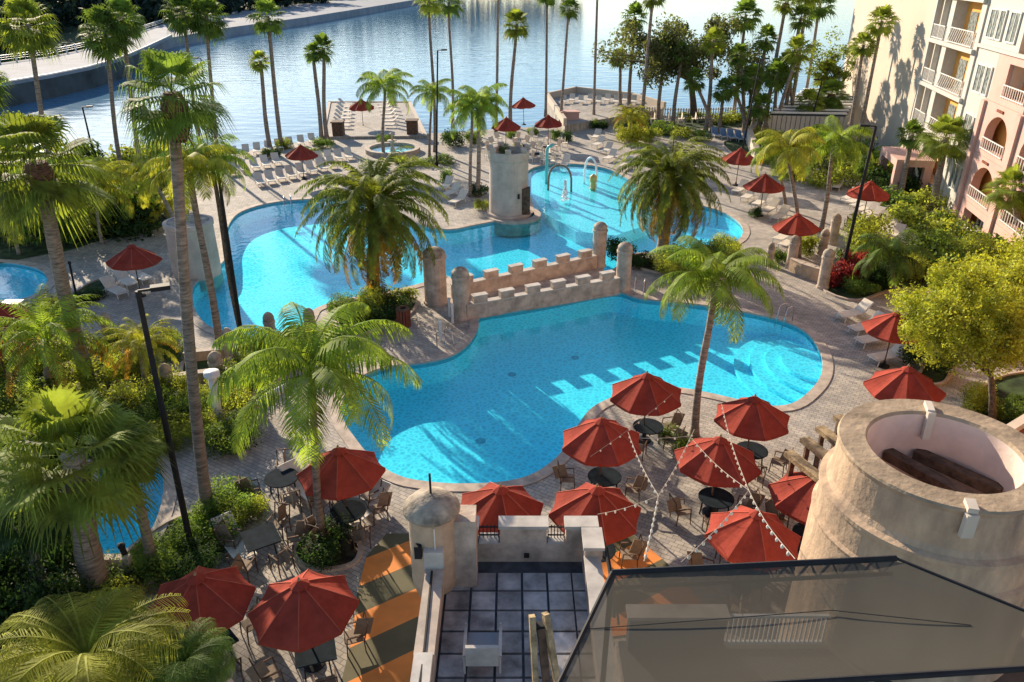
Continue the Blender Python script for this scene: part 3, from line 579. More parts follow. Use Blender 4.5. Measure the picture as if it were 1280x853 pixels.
shrubs = [
 (407, 690, 1.15, .95, D_, 'round dark bush at the foot of the largest feathery palm', 1), (840, 560, .75, .8, W_, 'small dark bush at the foot of the feathery palm between umbrellas', 1),
 (447, 405, 1.5, 1.4, W_, 'broad-leaved bush at front left of the planted island', 1), (486, 398, 1.5, 1.2, D_, 'dark bush at the foot of the huge date palm', 1), (430, 398, .9, 1.3, W_, 'small bush at the left tip of the planted island', 1), (508, 378, .8, .8, L_, 'pale small bush at the rear right of the island', 0),
 (340, 445, 1.3, 1.0, L_, 'bright green clipped bush below the left curve of the big pool', 1), (385, 440, 1.5, 1.5, L_, 'bright lime bush left of the planted island', 1), (312, 440, .9, .8, L_, 'small bright bush beside the low pillared wall', 1),
 (800, 332, 1.0, .9, D_, 'dark bush left of the large date palm trunk', 0), (860, 330, 1.5, 1.5, L_, 'light green bush right of the large date palm trunk', 1), (885, 335, 1.5, 1.7, W_, 'bushy green shrub with spiky top beside the poolside path', 1), (905, 318, 1.2, 1.3, L_, 'pale green bush at right tip of the big pool', 1), (775, 322, 1.2, 1.2, D_, 'dark purple-green bush by the bridge pillars', 0),
 (1045, 358, .9, 1.5, R_, 'dark red-leaved shrub below the right lamp post', 0), (1068, 345, 1.0, 1.8, R_, 'taller red-leaved shrub right of the lamp post', 0), (1072, 365, 1.2, .8, W_, 'low green shrub in front of the red-leaved ones', 1), (1100, 355, 1.6, 1.9, D_, 'dark rounded shrub by the kerb above the loungers', 1),
 (1090, 318, 2.0, 2.2, L_, 'yellow-green bush right of the right lamp post', 1), (1145, 335, 2.0, 2.0, W_, 'green bush between the boulders and the pink building', 0), (1175, 350, 2.0, 2.0, W_, 'green bush left of the yellow tree', 0), (1210, 320, 2.2, 1.8, W_, 'green bush below the ground floor windows', 0), (1150, 290, 2.2, 1.8, W_, 'green bush beside the boulder row', 0), (1180, 305, 2.2, 2.0, L_, 'pale bush in front of the pink column', 0), (1120, 262, 2.0, 1.6, W_, 'green bush at the far end of the boulder row', 0), (1155, 262, 2.0, 1.5, L_, 'pale bush before the dark portico', 0), (1095, 212, 2.4, 2.0, W_, 'bush at the foot of the cream wall', 0), (1245, 335, 2.2, 1.8, L_, 'light bush behind the yellow tree', 0), (1110, 238, 1.8, 1.6, D_, 'dark bush beside the far right umbrella', 0),
 (1162, 462, 1.4, 1.3, D_, 'dark bush behind the near right loungers', 1), (1185, 425, 1.6, 1.4, D_, 'dark bush under the yellow tree', 1), (1228, 512, 1.0, 1.0, L_, 'small bush beside the yellow tree trunk', 1), (1270, 520, 1.3, .8, W_, 'low bush behind the round tower', 1), (1148, 415, .9, .9, D_, 'dark low bush behind the wine-red umbrella', 1),
 (250, 512, 1.3, 1.0, L_, 'light bush in front of the low pillared wall', 1), (282, 500, 1.4, 1.3, L_, 'light bush left of the largest feathery palm crown', 1), (310, 478, 1.4, 1.2, W_, 'green bush at right end of the pillared wall', 1), (215, 495, 1.2, 1.1, L_, 'light bush behind the near lamp post', 1), (262, 545, 1.0, 1.0, L_, 'light bush beside the grey palm trunk', 1), (290, 560, 1.3, 1.3, W_, 'green bush under the drooping fronds', 1), (225, 445, 1.0, 1.0, W_, 'green bush behind the pillared wall', 1),
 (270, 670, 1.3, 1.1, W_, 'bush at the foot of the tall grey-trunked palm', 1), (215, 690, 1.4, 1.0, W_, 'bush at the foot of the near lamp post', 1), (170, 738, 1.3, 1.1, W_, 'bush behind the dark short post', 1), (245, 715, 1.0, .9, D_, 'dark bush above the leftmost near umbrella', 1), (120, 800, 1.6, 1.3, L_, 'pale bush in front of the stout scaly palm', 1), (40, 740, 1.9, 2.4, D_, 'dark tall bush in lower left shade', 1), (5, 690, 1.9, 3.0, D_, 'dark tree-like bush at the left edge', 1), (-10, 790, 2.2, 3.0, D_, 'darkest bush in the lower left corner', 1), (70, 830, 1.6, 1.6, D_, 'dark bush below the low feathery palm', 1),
 (110, 490, 1.5, 1.2, L_, 'pale bush at the foot of the thick brown trunk', 1), (150, 520, 1.5, 1.3, L_, 'pale flowering bush above the stout palm crown', 1), (60, 520, 1.8, 1.6, L_, 'pale bush left above the stout palm crown', 1), (15, 520, 1.8, 1.6, W_, 'green bush at left edge above the stout palm', 1), (190, 530, 1.3, 1.2, W_, 'green bush right above the stout palm crown', 1), (30, 570, 1.8, 1.4, W_, 'green bush behind the stout palm crown', 1),
 (560, 228, .7, 1.3, W_, 'bush left of the twin feathery palms', 0), (600, 244, 1.0, 1.0, D_, 'bush at the foot of the twin feathery palms', 0), (603, 262, .6, .9, L_, 'potted pale bush beside the round stucco tower', 0), (545, 205, 2.0, .7, W_, 'low green planting right of the round fountain', 0), (510, 205, 1.6, .7, L_, 'low pale planting in front of the round fountain', 0), (570, 182, 1.6, 1.6, D_, 'dark bush right of the fountain lamp post', 0), (462, 212, 1.6, .8, W_, 'low planting left of the round fountain', 0), (355, 185, 1.1, 1.0, L_, 'bush at the foot of the lake palms', 0), (405, 184, 1.3, 1.0, W_, 'bush at the foot of the twin palms beside the pier', 0),
 (740, 160, .9, 1.0, W_, 'left bush at the front of the raised terrace', 0), (752, 161, .9, 1.0, D_, 'right bush at the front of the raised terrace', 0), (695, 175, .7, 1.1, W_, 'left round bush by the lakeside umbrella', 0), (708, 176, .7, 1.1, D_, 'right round bush by the lakeside umbrella', 0), (640, 172, .8, .9, W_, 'bush behind the round stucco tower', 0), (665, 168, .8, .8, W_, 'small bush between lakeside chairs', 0),
 (782, 178, 1.6, 1.8, Y_, 'yellow bush at the left of the oak group', 0), (800, 172, 1.4, 1.4, L_, 'light bush behind the large date palm crown', 0), (830, 168, 1.6, 1.4, W_, 'green bush behind large date palm crown', 0), (868, 150, 2.2, .9, L_, 'low hedge left of the oak trunk', 0), (905, 152, 2.2, 1.2, L_, 'low hedge right of the oak trunk', 0), (940, 152, 2.2, 1.3, W_, 'hedge above the blue loungers', 0), (950, 180, 1.4, 1.6, Y_, 'yellow bush by the garden wall', 0), (975, 182, 1.5, 1.4, W_, 'bush under the lake palm cluster', 0),
 (1012, 192, 1.8, 1.8, W_, 'bush below the slatted roof, left', 0), (1040, 195, 2.0, 2.0, L_, 'bush below the slatted roof, centre', 0), (1070, 200, 2.0, 2.2, W_, 'bush below the slatted roof, right', 0), (1020, 232, 1.8, 1.6, L_, 'bush behind the feathery palm pair', 0), (1065, 215, 2.2, 1.6, L_, 'pale bush left of the right lamp post top', 0), (995, 218, 1.6, 1.2, L_, 'pale bush behind the middle right umbrella', 0),
 (975, 328, .7, .9, W_, 'small bush inside the curved low wall', 0), (1010, 318, 1.0, 1.3, L_, 'bush under the red umbrella at the curved wall', 0), (942, 272, .6, .8, D_, 'dark bush between the right loungers', 0),
 (115, 372, .9, .5, D_, 'clipped hedge end beside the white loungers', 0), (100, 378, .8, .5, D_, 'clipped hedge left of the white loungers', 0),
 (75, 395, 1.2, 1.2, L_, 'pale bush below the small left pool', 1), (40, 412, 1.3, 1.3, W_, 'green bush left of the brown trunk', 1), (140, 440, 1.0, 1.1, L_, 'small pale bush right of the brown trunk', 1), (205, 435, .9, 1.0, L_, 'pale bush behind the lamp post', 1),
]
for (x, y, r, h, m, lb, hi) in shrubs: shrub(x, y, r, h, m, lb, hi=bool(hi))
extra = [
 (90, 455, 1.6, 1.6, L_, 'yellow-green bush left of the thick brown trunk base'), (165, 470, 1.4, 1.5, L_, 'light bush beneath the small yellow date palm'), (130, 540, 1.6, 1.6, L_, 'bright bush directly above the stout palm crown centre'), (80, 550, 1.7, 1.6, W_, 'green bush behind the left of the stout palm crown'), (205, 560, 1.3, 1.3, L_, 'bright bush left of the near lamp post middle'), (235, 528, 1.2, 1.2, W_, 'green bush just right of the near lamp post'), (-20, 460, 2.0, 2.2, L_, 'light bush at left edge above the fan palms'), (30, 470, 1.7, 1.6, L_, 'light bush beneath the bushy date palm'),
 (300, 520, 1.2, 1.4, L_, 'light bush behind the white bent pipe'), (325, 458, 1.2, 1.2, L_, 'lime bush just behind the largest feathery crown'), (365, 455, 1.2, 1.1, L_, 'lime bush between the two bright poolside bushes'), (290, 640, 1.1, 1.2, W_, 'bush right of the grey palm foot'), (310, 655, .8, .9, L_, 'small light bush above the square dark table'),
 (1130, 345, 1.8, 1.9, L_, 'light bush above the half-hidden lounger'), (1105, 335, 1.6, 1.6, W_, 'green bush behind the dark low feathery palm'), (1165, 325, 2.0, 2.2, W_, 'tall green bush below the pink column'), (1130, 285, 1.8, 1.6, L_, 'light bush behind the middle of the long lounger row'), (1195, 335, 2.0, 2.2, L_, 'light tall bush left behind the yellow tree'), (1085, 300, 1.5, 1.8, L_, 'yellowish bush left of the long lounger row end'), (1060, 330, 1.0, 1.0, W_, 'small green bush right of the lamp post foot'),
 (1005, 205, 1.6, 2.0, L_, 'light bush between the garden wall and the slatted roof'), (1055, 232, 1.6, 1.8, L_, 'light bush left of the far right umbrella'), (1085, 225, 1.6, 2.0, W_, 'green bush behind the far right umbrella'), (985, 225, 1.2, 1.6, L_, 'light bush behind the middle yellow palm'), (1115, 225, 1.8, 1.8, L_, 'light bush at the corner of the cream wall'), (1135, 240, 1.6, 1.6, D_, 'dark bush at the foot of the slim fan palm'),
 (812, 178, 1.4, 1.5, L_, 'light bush left behind the large date palm crown'), (850, 172, 1.5, 1.3, L_, 'light bush before the oak trunk'), (878, 176, 1.3, 1.2, W_, 'green bush left of the blue loungers'), (795, 162, 1.2, 1.8, L_, 'bush at the feet of the palms right of the terrace'), (590, 178, 1.2, 1.3, W_, 'green bush behind the twin feathery palms'), (480, 178, 1.1, .9, W_, 'low bush at the pier entrance'), (390, 196, 1.0, .9, W_, 'bush right of the reddish umbrella'), (340, 196, 1.0, 1.0, D_, 'dark bush between lakeside lounger rows'),
 (470, 392, 1.3, 1.5, L_, 'light leafy bush in the middle of the planted island'), (840, 345, 1.3, 1.4, L_, 'pale bush in front of the large date palm'), (920, 330, .9, 1.2, L_, 'small light bush at the bend of the poolside path'), (-40, 640, 2.0, 3.0, D_, 'dark bush at left edge beside the dark fan palm'), (40, 800, 1.8, 2.2, D_, 'dark bush between the lower left palms')]
for (x, y, r_, h, m, lb) in extra: shrub(x, y, r_, h, m, lb, hi=y > 320)
k = 0
thick = [(20, 215), (60, 222), (100, 215), (140, 222), (175, 215), (205, 235), (20, 250), (65, 262), (110, 255), (150, 262), (190, 268), (25, 290), (75, 300), (120, 292), (-20, 235), (-25, 280), (210, 205), (165, 290)]
where = ['under the lake bridge at far left', 'below the bridge, beside the left tall palm', 'between the two left tall palms', 'at the foot of the tall palm before the bridge', 'right of the tall palm before the bridge', 'left of the yellow feathery palm', 'in the middle row at far left', 'middle row under the left feathery palm', 'centre of the left thicket', 'right of the thicket centre', 'below the yellow feathery palm', 'front row at far left above the small pool', 'front row above the small left pool', 'front row beside the brown trunk', 'at the left margin near the lake', 'at the left margin above the small pool', 'by the shore beside the paired palms', 'above the red umbrella on the left deck']
for (x, y), w in zip(thick, where):
    shrub(x, y, RP.uniform(2.2, 3.2), RP.uniform(1.8, 3.6), [W_, L_, D_][k % 3], ['green', 'light green', 'dark'][k % 3]+' thicket bush '+w, group='bushes of the left thicket'); k += 1
# ------------------------------------------------------------------ broadleaf trees
def tree(name, base, z0, cr, label, cx, n, leaf, m, limbs, seed, tr=.2, cl=42):
    r = random.Random(seed); B = P(*base); t = thing(name, label, 'tree', B); c = Vector(cx)-B; a, b_, h = cr
    tm = MB(); fork = Vector((c.x*.35, c.y*.35, z0)); tm.tube([(0, 0, 0), fork*.5+Vector((.05, 0, 0)), fork], [tr*1.3, tr, tr*.85], 9)
    cs = []
    for i in range(cl):
        d = Vector((r.gauss(0, 1), r.gauss(0, 1), r.gauss(0, 1))).normalized(); q = r.random()**.4
        cs.append((Vector((c.x+d.x*a*q, c.y+d.y*b_*q, c.z+d.z*h*q)), r.uniform(.16, .30)*min(a, b_, h*1.4)))
    for i in range(limbs):
        e = cs[i][0]; md = fork.lerp(e, .5)+Vector((r.uniform(-.3, .3), r.uniform(-.3, .3), -.15)); tm.tube([fork-Vector((0, 0, .1)), md, e], [tr*.62, tr*.4, tr*.12], 7)
        for j in range(3):
            e2 = cs[(i*3+j+limbs) % len(cs)][0]
            if (e2-e).length < max(a, b_)*1.1: tm.tube([md, md.lerp(e2, .6)+Vector((0, 0, .1)), e2], [tr*.3, tr*.18, tr*.06], 5)
    tm.build('trunk', M_bark, t, smooth=True)
    mb = MB()
    for i in range(n):
        q, s = r.choice(cs); d = Vector((r.gauss(0, 1), r.gauss(0, 1), r.gauss(0, .8))).normalized(); p = q+d*s*(r.random()**.4)*1.25
        n_ = (d*.4+Vector((r.gauss(0, .6), r.gauss(0, .6), r.gauss(.3, .6)))).normalized(); u = n_.orthogonal().normalized(); v = n_.cross(u); g = r.uniform(0, 6.28); u, v = u*cos(g)+v*sin(g), v*cos(g)-u*sin(g); k = leaf*r.uniform(.6, 1.3)
        mb.face([p-u*k*.5, p+v*k*.28, p+u*k*.6, p-v*k*.28])
    mb.build('crown', m, t)
    return t
B = P(1240, 528)
tree('yellow_tree', (1240, 528), 2.3, (2.5, 2.4, 2.1), 'broad tree with bright yellow-green foliage at the right edge', atY(1218, 392, B.y), 40000, .12, M_shruby, 7, 5, .13, 70)
B = P(1290, 480); tree('yellow_tree', (1290, 480), 2.3, (2.2, 2.2, 1.7), 'second yellow-green tree cut by the right edge behind the first', atY(1275, 345, B.y), 16000, .14, M_shruby, 6, 15, .13, 50)
B = P(868, 150); tree('oak_tree', (868, 150), 4.6, (9.2, 5, 3.8), 'open-crowned grey-green oak by the lake between fan palms', atY(848, 66, B.y), 17000, .34, M_oak, 8, 6, .38, 60)
B = P(935, 156); tree('oak_tree', (935, 156), 3.6, (3.4, 3, 3.2), 'smaller sparse oak right of the big one', atY(938, 98, B.y), 3200, .3, M_oak, 6, 8, .2, 30)
B = P(1045, 150); tree('autumn_tree', (1045, 150), 3.5, (3.4, 3, 3.2), 'rusty green tree left of the cream wall top', atY(1043, 75, B.y), 3200, .3, M_fan2, 6, 9, .2, 32)
# far bank wood, one mass
fw = MB(); r = random.Random(3)
def bank_leaf(cx, cy, rad, h, n):
    for i in range(n):
        d = Vector((r.gauss(0, 1), r.gauss(0, 1), r.gauss(0, 1))).normalized(); q = r.random()**.4; p = Vector((cx+d.x*rad*q, cy+d.y*rad*q, h*.5+d.z*h*.5*q)); n_ = Vector((r.gauss(0, 1), r.gauss(0, 1), r.gauss(0, 1))).normalized(); u = n_.orthogonal().normalized(); v = n_.cross(u); k = 1.9
        fw.face([p-u*k, p+v*k*.6, p+u*k, p-v*k*.6])
for i in range(44):
    x = -235+i*6.2+r.uniform(-3, 3); y = 400+i*2.2+r.uniform(-12, 12)+(0 if i % 2 else 30)
    bank_leaf(x, y, r.uniform(9, 13), r.uniform(16, 30), 240)
for i in range(26):
    x = -300+i*6.5+r.uniform(-3, 3); bank_leaf(x, 205+i*4.5+r.uniform(-8, 8), r.uniform(6, 9), r.uniform(7, 13), 200)
def bank2(n, x0, x1, yf, h0, h1, rad, k0):
    for i in range(n):
        x = x0+(x1-x0)*i/(n-1); q = P(x, yf(x)-r.uniform(2, 9), .4); cx, cy = q.x, q.y; h = r.uniform(h0, h1)
        for j in range(260):
            d = Vector((r.gauss(0, 1), r.gauss(0, 1), r.gauss(0, 1))).normalized(); w = r.random()**.4; p = Vector((cx+d.x*rad*w, cy+d.y*rad*w, h*.5+d.z*h*.5*w)); n_ = Vector((r.gauss(0, 1), r.gauss(0, 1), r.gauss(0, 1))).normalized(); u = n_.orthogonal().normalized(); v = n_.cross(u); k = k0
            fw.face([p-u*k, p+v*k*.6, p+u*k, p-v*k*.6])
bank2(34, -90, 190, lambda x: 82-.30*(x+60) if x > -60 else 84, 9, 16, 6, .9)
bank2(30, 165, 520, lambda x: 36-.125*(x-165), 8, 16, 9, 1.4)
bank2(20, -90, 170, lambda x: 56-.16*(x+60), 8, 14, 8, 1.2)
o = fw.build('far_wood', M_farwood); tag(o, 'dark wood along the far bank of the lake', 'wood', kind='stuff')
fg = MB(); poly = [tuple(P(*q, .4)[:2]) for q in [(-80, 74), (0, 68), (60, 60), (110, 52), (140, 60), (165, 50), (215, 38), (290, 27), (380, 18), (450, 8), (520, -2), (600, -14)]]+[(400, 900), (-900, 900), (-900, 150)]
fg.prism(poly, -2.5, .4); struct('far_bank', fg, M_grass)
pr = MB(); a = [(150, 66), (215, 47), (290, 34), (380, 22), (450, 11), (530, -2)]; b_ = [(150, 46), (215, 27), (300, 14), (380, 5), (450, -3), (530, -12)]
pr.prism([tuple(P(*q, .5)[:2]) for q in a]+[tuple(P(*q, .5)[:2]) for q in b_[::-1]], -2.5, .5); struct('promenade', pr, M_conc)
# lake bridge with railing
BZ = 1.6
bt = thing('lake_bridge', 'pale curved lake bridge with white railing at upper left', 'bridge')
lo = [(-120, 122), (-60, 114), (0, 104), (60, 94), (110, 84), (150, 73), (185, 58), (215, 44)]; up = [(-120, 92), (-60, 86), (0, 79), (60, 71), (95, 64), (135, 54), (170, 42), (205, 30)]
lw = [P(*q, BZ) for q in lo]; uw = [P(*q, BZ) for q in up]
b = MB(); b.prism([tuple(p[:2]) for p in lw]+[tuple(p[:2]) for p in uw[::-1]], BZ-.5, BZ); b.build('roadway', M_conc, bt)
b = MB(); b.prism([tuple((p+Vector((0, .35, 0)))[:2]) for p in lw[:-1]]+[tuple((p-Vector((0, .8, 0)))[:2]) for p in uw[:-1][::-1]], -2.2, BZ-.5); b.build('abutment', M_seawall, bt)
for nm, L in (('railing', uw), ('railing', lw)):
    b = MB()
    if L is lw: hh = .12
    else: hh = 1.1
    for i in range(len(L)-1):
        p, q = L[i], L[i+1]; b.bar(p+Vector((0, 0, hh)), q+Vector((0, 0, hh)), .14)
        if hh > 1:
            b.bar(p+Vector((0, 0, .45)), q+Vector((0, 0, .45)), .07); b.bar(p+Vector((0, 0, .78)), q+Vector((0, 0, .78)), .07)
            for k in range(3): c = p.lerp(q, k/3); b.bar(c, c+Vector((0, 0, 1.35)), .2)
    b.build(nm, M_white, bt)
# ------------------------------------------------------------------ poolside buildings
def pillar(px, py, h, r, label, z=0, m=None, group=None, name='pillar'):
    B = P(px, py, z); t = thing(name, label, 'pillar', B, 0, group)
    b = MB(); b.lathe([(r*1.12, 0), (r*1.12, .12), (r, .16), (r, h-.55), (r*1.1, h-.5), (r*1.1, h-.38), (r*.98, h-.34)], 18); b.build('shaft', m or M_stonep, t, smooth=False)
    b = MB(); b.lathe([(r*1.02, h-.34), (r*.98, h-.15), (r*.75, h-.02), (r*.4, h+.07), (0.001, h+.1)], 18); b.build('cap', M_cap, t, smooth=True); return t
G_P = 'round-topped stucco pillars'
pillar(577, 397, 2.75, .44, 'round-topped pillar at the near left end of the crenellated footbridge', group=G_P)
pillar(748, 333, 2.75, .42, 'round-topped pillar at the far right corner of the footbridge', group=G_P)
pillar(778, 362, 2.75, .42, 'round-topped pillar at the near right end of the footbridge', group=G_P)
pillar(545, 378, 3.1, .62, 'thick plain pillar behind the near left bridge pillar', group=G_P)
for x, y, h, r, w in [(289, 448, 1.5, .26, 'right rear of the low wall above the green bushes'), (275, 482, 1.6, .30, 'right front of the low wall below the pool'), (212, 490, 1.3, .26, 'left front of the low wall, beside the lamp post'), (136, 420, 1.2, .26, 'behind the small yellow date palm'), (338, 415, 1.0, .28, 'standing at the lower rim of the big pool'), (388, 412, 1.1, .28, 'at the left tip of the planted island'),
    (988, 335, 2.0, .30, 'left end of the curved wall right of the pool'), (961, 332, 1.4, .22, 'left of the curved wall, by the pool path'), (1028, 360, 2.3, .32, 'near right end of the curved wall, below the lamp'), (1027, 318, 1.6, .28, 'rear right of the curved wall'), (1040, 305, 2.0, .3, 'rear pillar behind the red umbrella at the curved wall')]:
    pillar(x, y, h, r, 'small round-topped stucco pillar, '+w, group=G_P)
def wallrun(name, pts, h, th, m, label, cren=None, capm=None, z=0, bars=False):
    t = thing(name, label, 'wall'); w = [P(x, y, z) for x, y in pts]
    b = MB(); c = MB()
    for i in range(len(w)-1):
        p, q = w[i], w[i+1]; d = (q-p); L = d.length; d.normalize(); M = Matrix.Translation(p) @ Matrix.Rotation(atan2(d.y, d.x), 4, 'Z')
        b.box((L/2, 0, h/2), (L+(.04 if len(w) > 2 else 0), th, h), M); c.box((L/2, 0, h+.03), (L+.05, th+.06, .06), M)
        if cren:
            nn = cren; s = L/nn
            for k in range(nn):
                cx = s*(k+.5)
                b.box((cx, 0, h+.06+.18), (s*.5, th, .36), M); c.box((cx, 0, h+.42+.03), (s*.5+.06, th+.06, .06), M)
    b.build('wall', m, t); c.build('coping', capm or M_coping, t); return t
wallrun('crenellated_wall', [(583, 399), (772, 364)], 0.82, .34, M_stonep, 'near crenellated parapet of the footbridge facing the blue pool', cren=6, capm=M_capw)
wallrun('crenellated_wall', [(566, 375), (744, 335)], 0.82, .34, M_stonep, 'far crenellated parapet of the footbridge along the turquoise pool', cren=6, capm=M_capw)
bw = thing('footbridge', 'paved footbridge between the two crenellated parapets', 'bridge'); b = MB(); q = [P(*p) for p in [(575, 400), (775, 366), (752, 334), (552, 372)]]
b.prism([tuple(p[:2]) for p in q], -.13, .045); b.build('deck', M_stonep, bw)
wallrun('low_wall', [(218, 484), (338, 468)], .55, .3, M_stone, 'low tan wall below the left curve of the big pool')
wallrun('low_wall', [(232, 452), (290, 446)], .45, .25, M_stone, 'short low wall behind the tan one')
wallrun('low_wall', [(988, 338), (1002, 345), (1016, 350), (1028, 353)], .75, .3, M_stone, 'curved tan wall right of the big pool')
wallrun('low_wall', [(946, 168), (935, 178), (945, 205)], 1.3, .4, M_cream, 'cream garden wall beside the blue loungers')
# central round tower in the pool
B = P(636, 268); t = thing('round_tower', 'round pale stucco tower standing in the large pool', 'tower', B)
b = MB(); b.lathe([(1.62, -1), (1.62, .25), (1.45, .3), (1.42, 4.1), (1.5, 4.2), (1.5, 4.75), (1.28, 4.75), (1.28, 4.3)], 40); b.build('drum', mat('tower_render', (.52, .41, .34), rough=.92, var=.12, scale=1.1, bump=.3), t)
b = MB(); b.lathe([(1.28, 4.3), (0.01, 4.3)], 40); b.build('roof', M_cap, t)
b = MB(); b.lathe([(2.1, -1.0), (2.1, .08), (1.6, .08)], 40, c=(.3, -.1, 0)); b.build('plinth', M_coping, t)
for k in range(7):
    a = 2*pi*k/7+.2; b = MB(); b.box((1.39*cos(a), 1.39*sin(a), 4.9), (.42, .42, .3)); b.build('merlon', M_coping, t)
b = MB(); b.box((1.25, -.75, 1.25), (.6, .7, 1.9), Matrix.Rotation(radians(-0), 4, 'Z')); b.build('doorway', M_woodd, t)
b = MB(); b.box((.72, -1.28, 1.7), (.16, .1, .35)); b.build('wall_lamp', M_black, t)
shrub(630, 192, .6, .7, M_shrub, 'left potted bush on top of the round pool tower', z=4.2); shrub(645, 191, .55, .6, M_shrubl, 'right potted bush on top of the round pool tower', z=4.2)
# left round tower
B = P(247, 340); t = thing('round_tower', 'squat cream round tower behind the grey palm trunks at left', 'tower', B)
b = MB(); b.lathe([(1.4, -.8), (1.35, 2.9), (1.42, 2.95), (1.42, 3.2), (1.2, 3.2)], 32); b.build('drum', MATS['tower_render'], t); b = MB(); b.lathe([(1.2, 3.18), (.01, 3.18)], 32); b.build('roof', M_cap, t)
# round fountain
B = P(491, 190); t = thing('fountain', 'round stone-rimmed fountain pool behind the huge date palm', 'fountain', B)
b = MB(); b.lathe([(2.7, 0), (2.7, .45), (2.25, .45), (2.25, .1)], 40); b.build('rim', M_coping, t); b = MB(); b.lathe([(2.25, .25), (.01, .25)], 40); b.build('water', M_waters, t); b = MB(); b.lathe([(2.25, .02), (.01, .02)], 40); b.build('basin', M_pool, t)
b = MB(); b.lathe([(.35, 0), (.2, .4), (.12, .9), (.5, 1.1), (.45, 1.15), (.1, 1.2), (.08, 1.7), (.25, 1.8), (.01, 1.9)], 14); b.build('spout', M_coping, t)
# splash features
def archpipe(p, q, h, m, label, r=.09, name='water_arch'):
    p = P(*p, -.4); q = P(*q, -.4); pts = []
    n = 12
    for i in range(n+1):
        f = i/n; c = p.lerp(q, .5-.5*cos(pi*f)); pts.append(Vector((c.x, c.y, -.4+h*min(1, (sin(pi*f)**.45)))))
    b = MB(); b.tube(pts, r, 8); return tag(b.build(name, m, smooth=True), label, 'pool spray')
archpipe((685, 240), (714, 242), 2.3, M_tan, 'brown square spray arch in the splash area'); archpipe((730, 232), (745, 236), 2.5, M_foam, 'white arching spray pipe in the splash area')
B = P(683, 232, -.4); b = MB(); b.tube([(0, 0, 0), (0, 0, 3.0), (.1, 0, 3.3), (.5, -.2, 3.5)], .13, 8); tag(b.build('spray_pole', M_teal, smooth=True, loc=B), 'teal spray pole behind the brown arch', 'pool spray')
for x, y, h, lb in [(706, 252, 1.7, 'tall white water jet in the splash area'), (741, 236, 1.1, 'short water jet near the yellow post')]:
    B = P(x, y, -.15); b = MB(); r2 = random.Random(x)
    for i in range(420):
        f = r2.random(); a = r2.uniform(0, 6.28); q = (.08+.34*(1-f)**2)*sqrt(r2.random()); k = .05; p = Vector((q*cos(a), q*sin(a), h*f)); d = Vector((r2.gauss(0, 1), r2.gauss(0, 1), r2.gauss(0, 1))).normalized()*k; e = d.orthogonal().normalized()*k; b.face([p-d, p+e, p+d*1.5, p-e])
    tag(b.build('water_jet', M_foam, loc=B), lb, 'water jet', kind=None)
M_yel = mat('yellow_paint', (.55, .42, .12), rough=.5, var=.05)
B = P(741, 240, -.4); b = MB(); b.lathe([(.22, 0), (.22, .8), (.3, .9), (.3, 1.3), (.05, 1.5)], 12); tag(b.build('spray_post', M_yel, smooth=True, loc=B), 'short yellow spray post in the splash area', 'pool spray')
# white bent slide pipe at left
B = P(276, 535); b = MB(); top = atY(265, 470, B.y)-B; b.tube([(0, 0, 0), (top.x*.3, 0, 1.2), (top.x, 0, top.z)], .17, 12); b.tube([(0, 0, .15), (.8, .35, .3), (1.7, .9, .9), (2.6, 1.1, 1.3)], .17, 12)
b.lathe([(.3, 0), (.3, .18), (.01, .2)], 14, c=(top.x, 0, top.z)); tag(b.build('water_pipe', M_white, smooth=True, loc=B), 'white bent water-feature pipe beside the largest feathery palm', 'pipe')
# ------------------------------------------------------------------ raised terrace and pier on the lake
def platform(name, pts, z, label, m=M_deck, wall=0.8):
    t = thing(name, label, 'terrace'); w = [P(x, y, z) for x, y in pts]; b = MB(); b.prism([tuple(p[:2]) for p in w], -2.2, z); b.build('floor', m, t)
    b = MB()
    for i in range(len(w)-1): 
        p, q = w[i], w[i+1]; d = q-p; L = d.length; M = Matrix.Translation(p) @ Matrix.Rotation(atan2(d.y, d.x), 4, 'Z'); b.box((L/2, 0, wall/2), (L+.3, .35, wall), M)
    b.build('parapet', M_wallcream, t); return t
platform('lake_terrace', [(706, 157), (684, 124), (720, 116), (790, 124), (830, 136)], .8, 'raised cream-walled terrace jutting into the lake')
platform('lake_pier', [(403, 171), (412, 128), (512, 128), (532, 170)], .25, 'paved pier with loungers jutting into the lake', wall=.12)
for x, y, lb in [(712, 158, 'left square pink planter before the raised terrace'), (788, 152, 'square brown planter at the right of the raised terrace'), (516, 170, 'brown square pillar at right of the pier'), (424, 172, 'dark square pillar at left of the pier')]:
    b = MB(); b.box((0, 0, .8), (2.0 if x > 600 else 1.1, 1.2, 1.6)); b.box((0, 0, 1.66), (2.2 if x > 600 else 1.3, 1.4, .12)); tag(b.build('planter', M_pink if x == 712 else M_woodd, loc=P(x, y)), lb, 'planter')
# lakeside white picket railing
t = thing('picket_fence', 'pale picket fence along the lake right of the raised terrace', 'fence'); pts = [P(x, y) for x, y in [(795, 147), (860, 149), (930, 147), (975, 146)]]; b = MB(); pc = MB()
for i in range(3):
    p, q = pts[i], pts[i+1]; n = int((q-p).length/.3)
    for z in (.25, 1.05): b.bar(p+Vector((0, 0, z)), q+Vector((0, 0, z)), .07)
    for k in range(n): c = p.lerp(q, k/n); pc.bar(c, c+Vector((0, 0, 1.25)), .13, .05)
b.build('rail', M_cream, t); pc.build('pickets', M_cream, t)
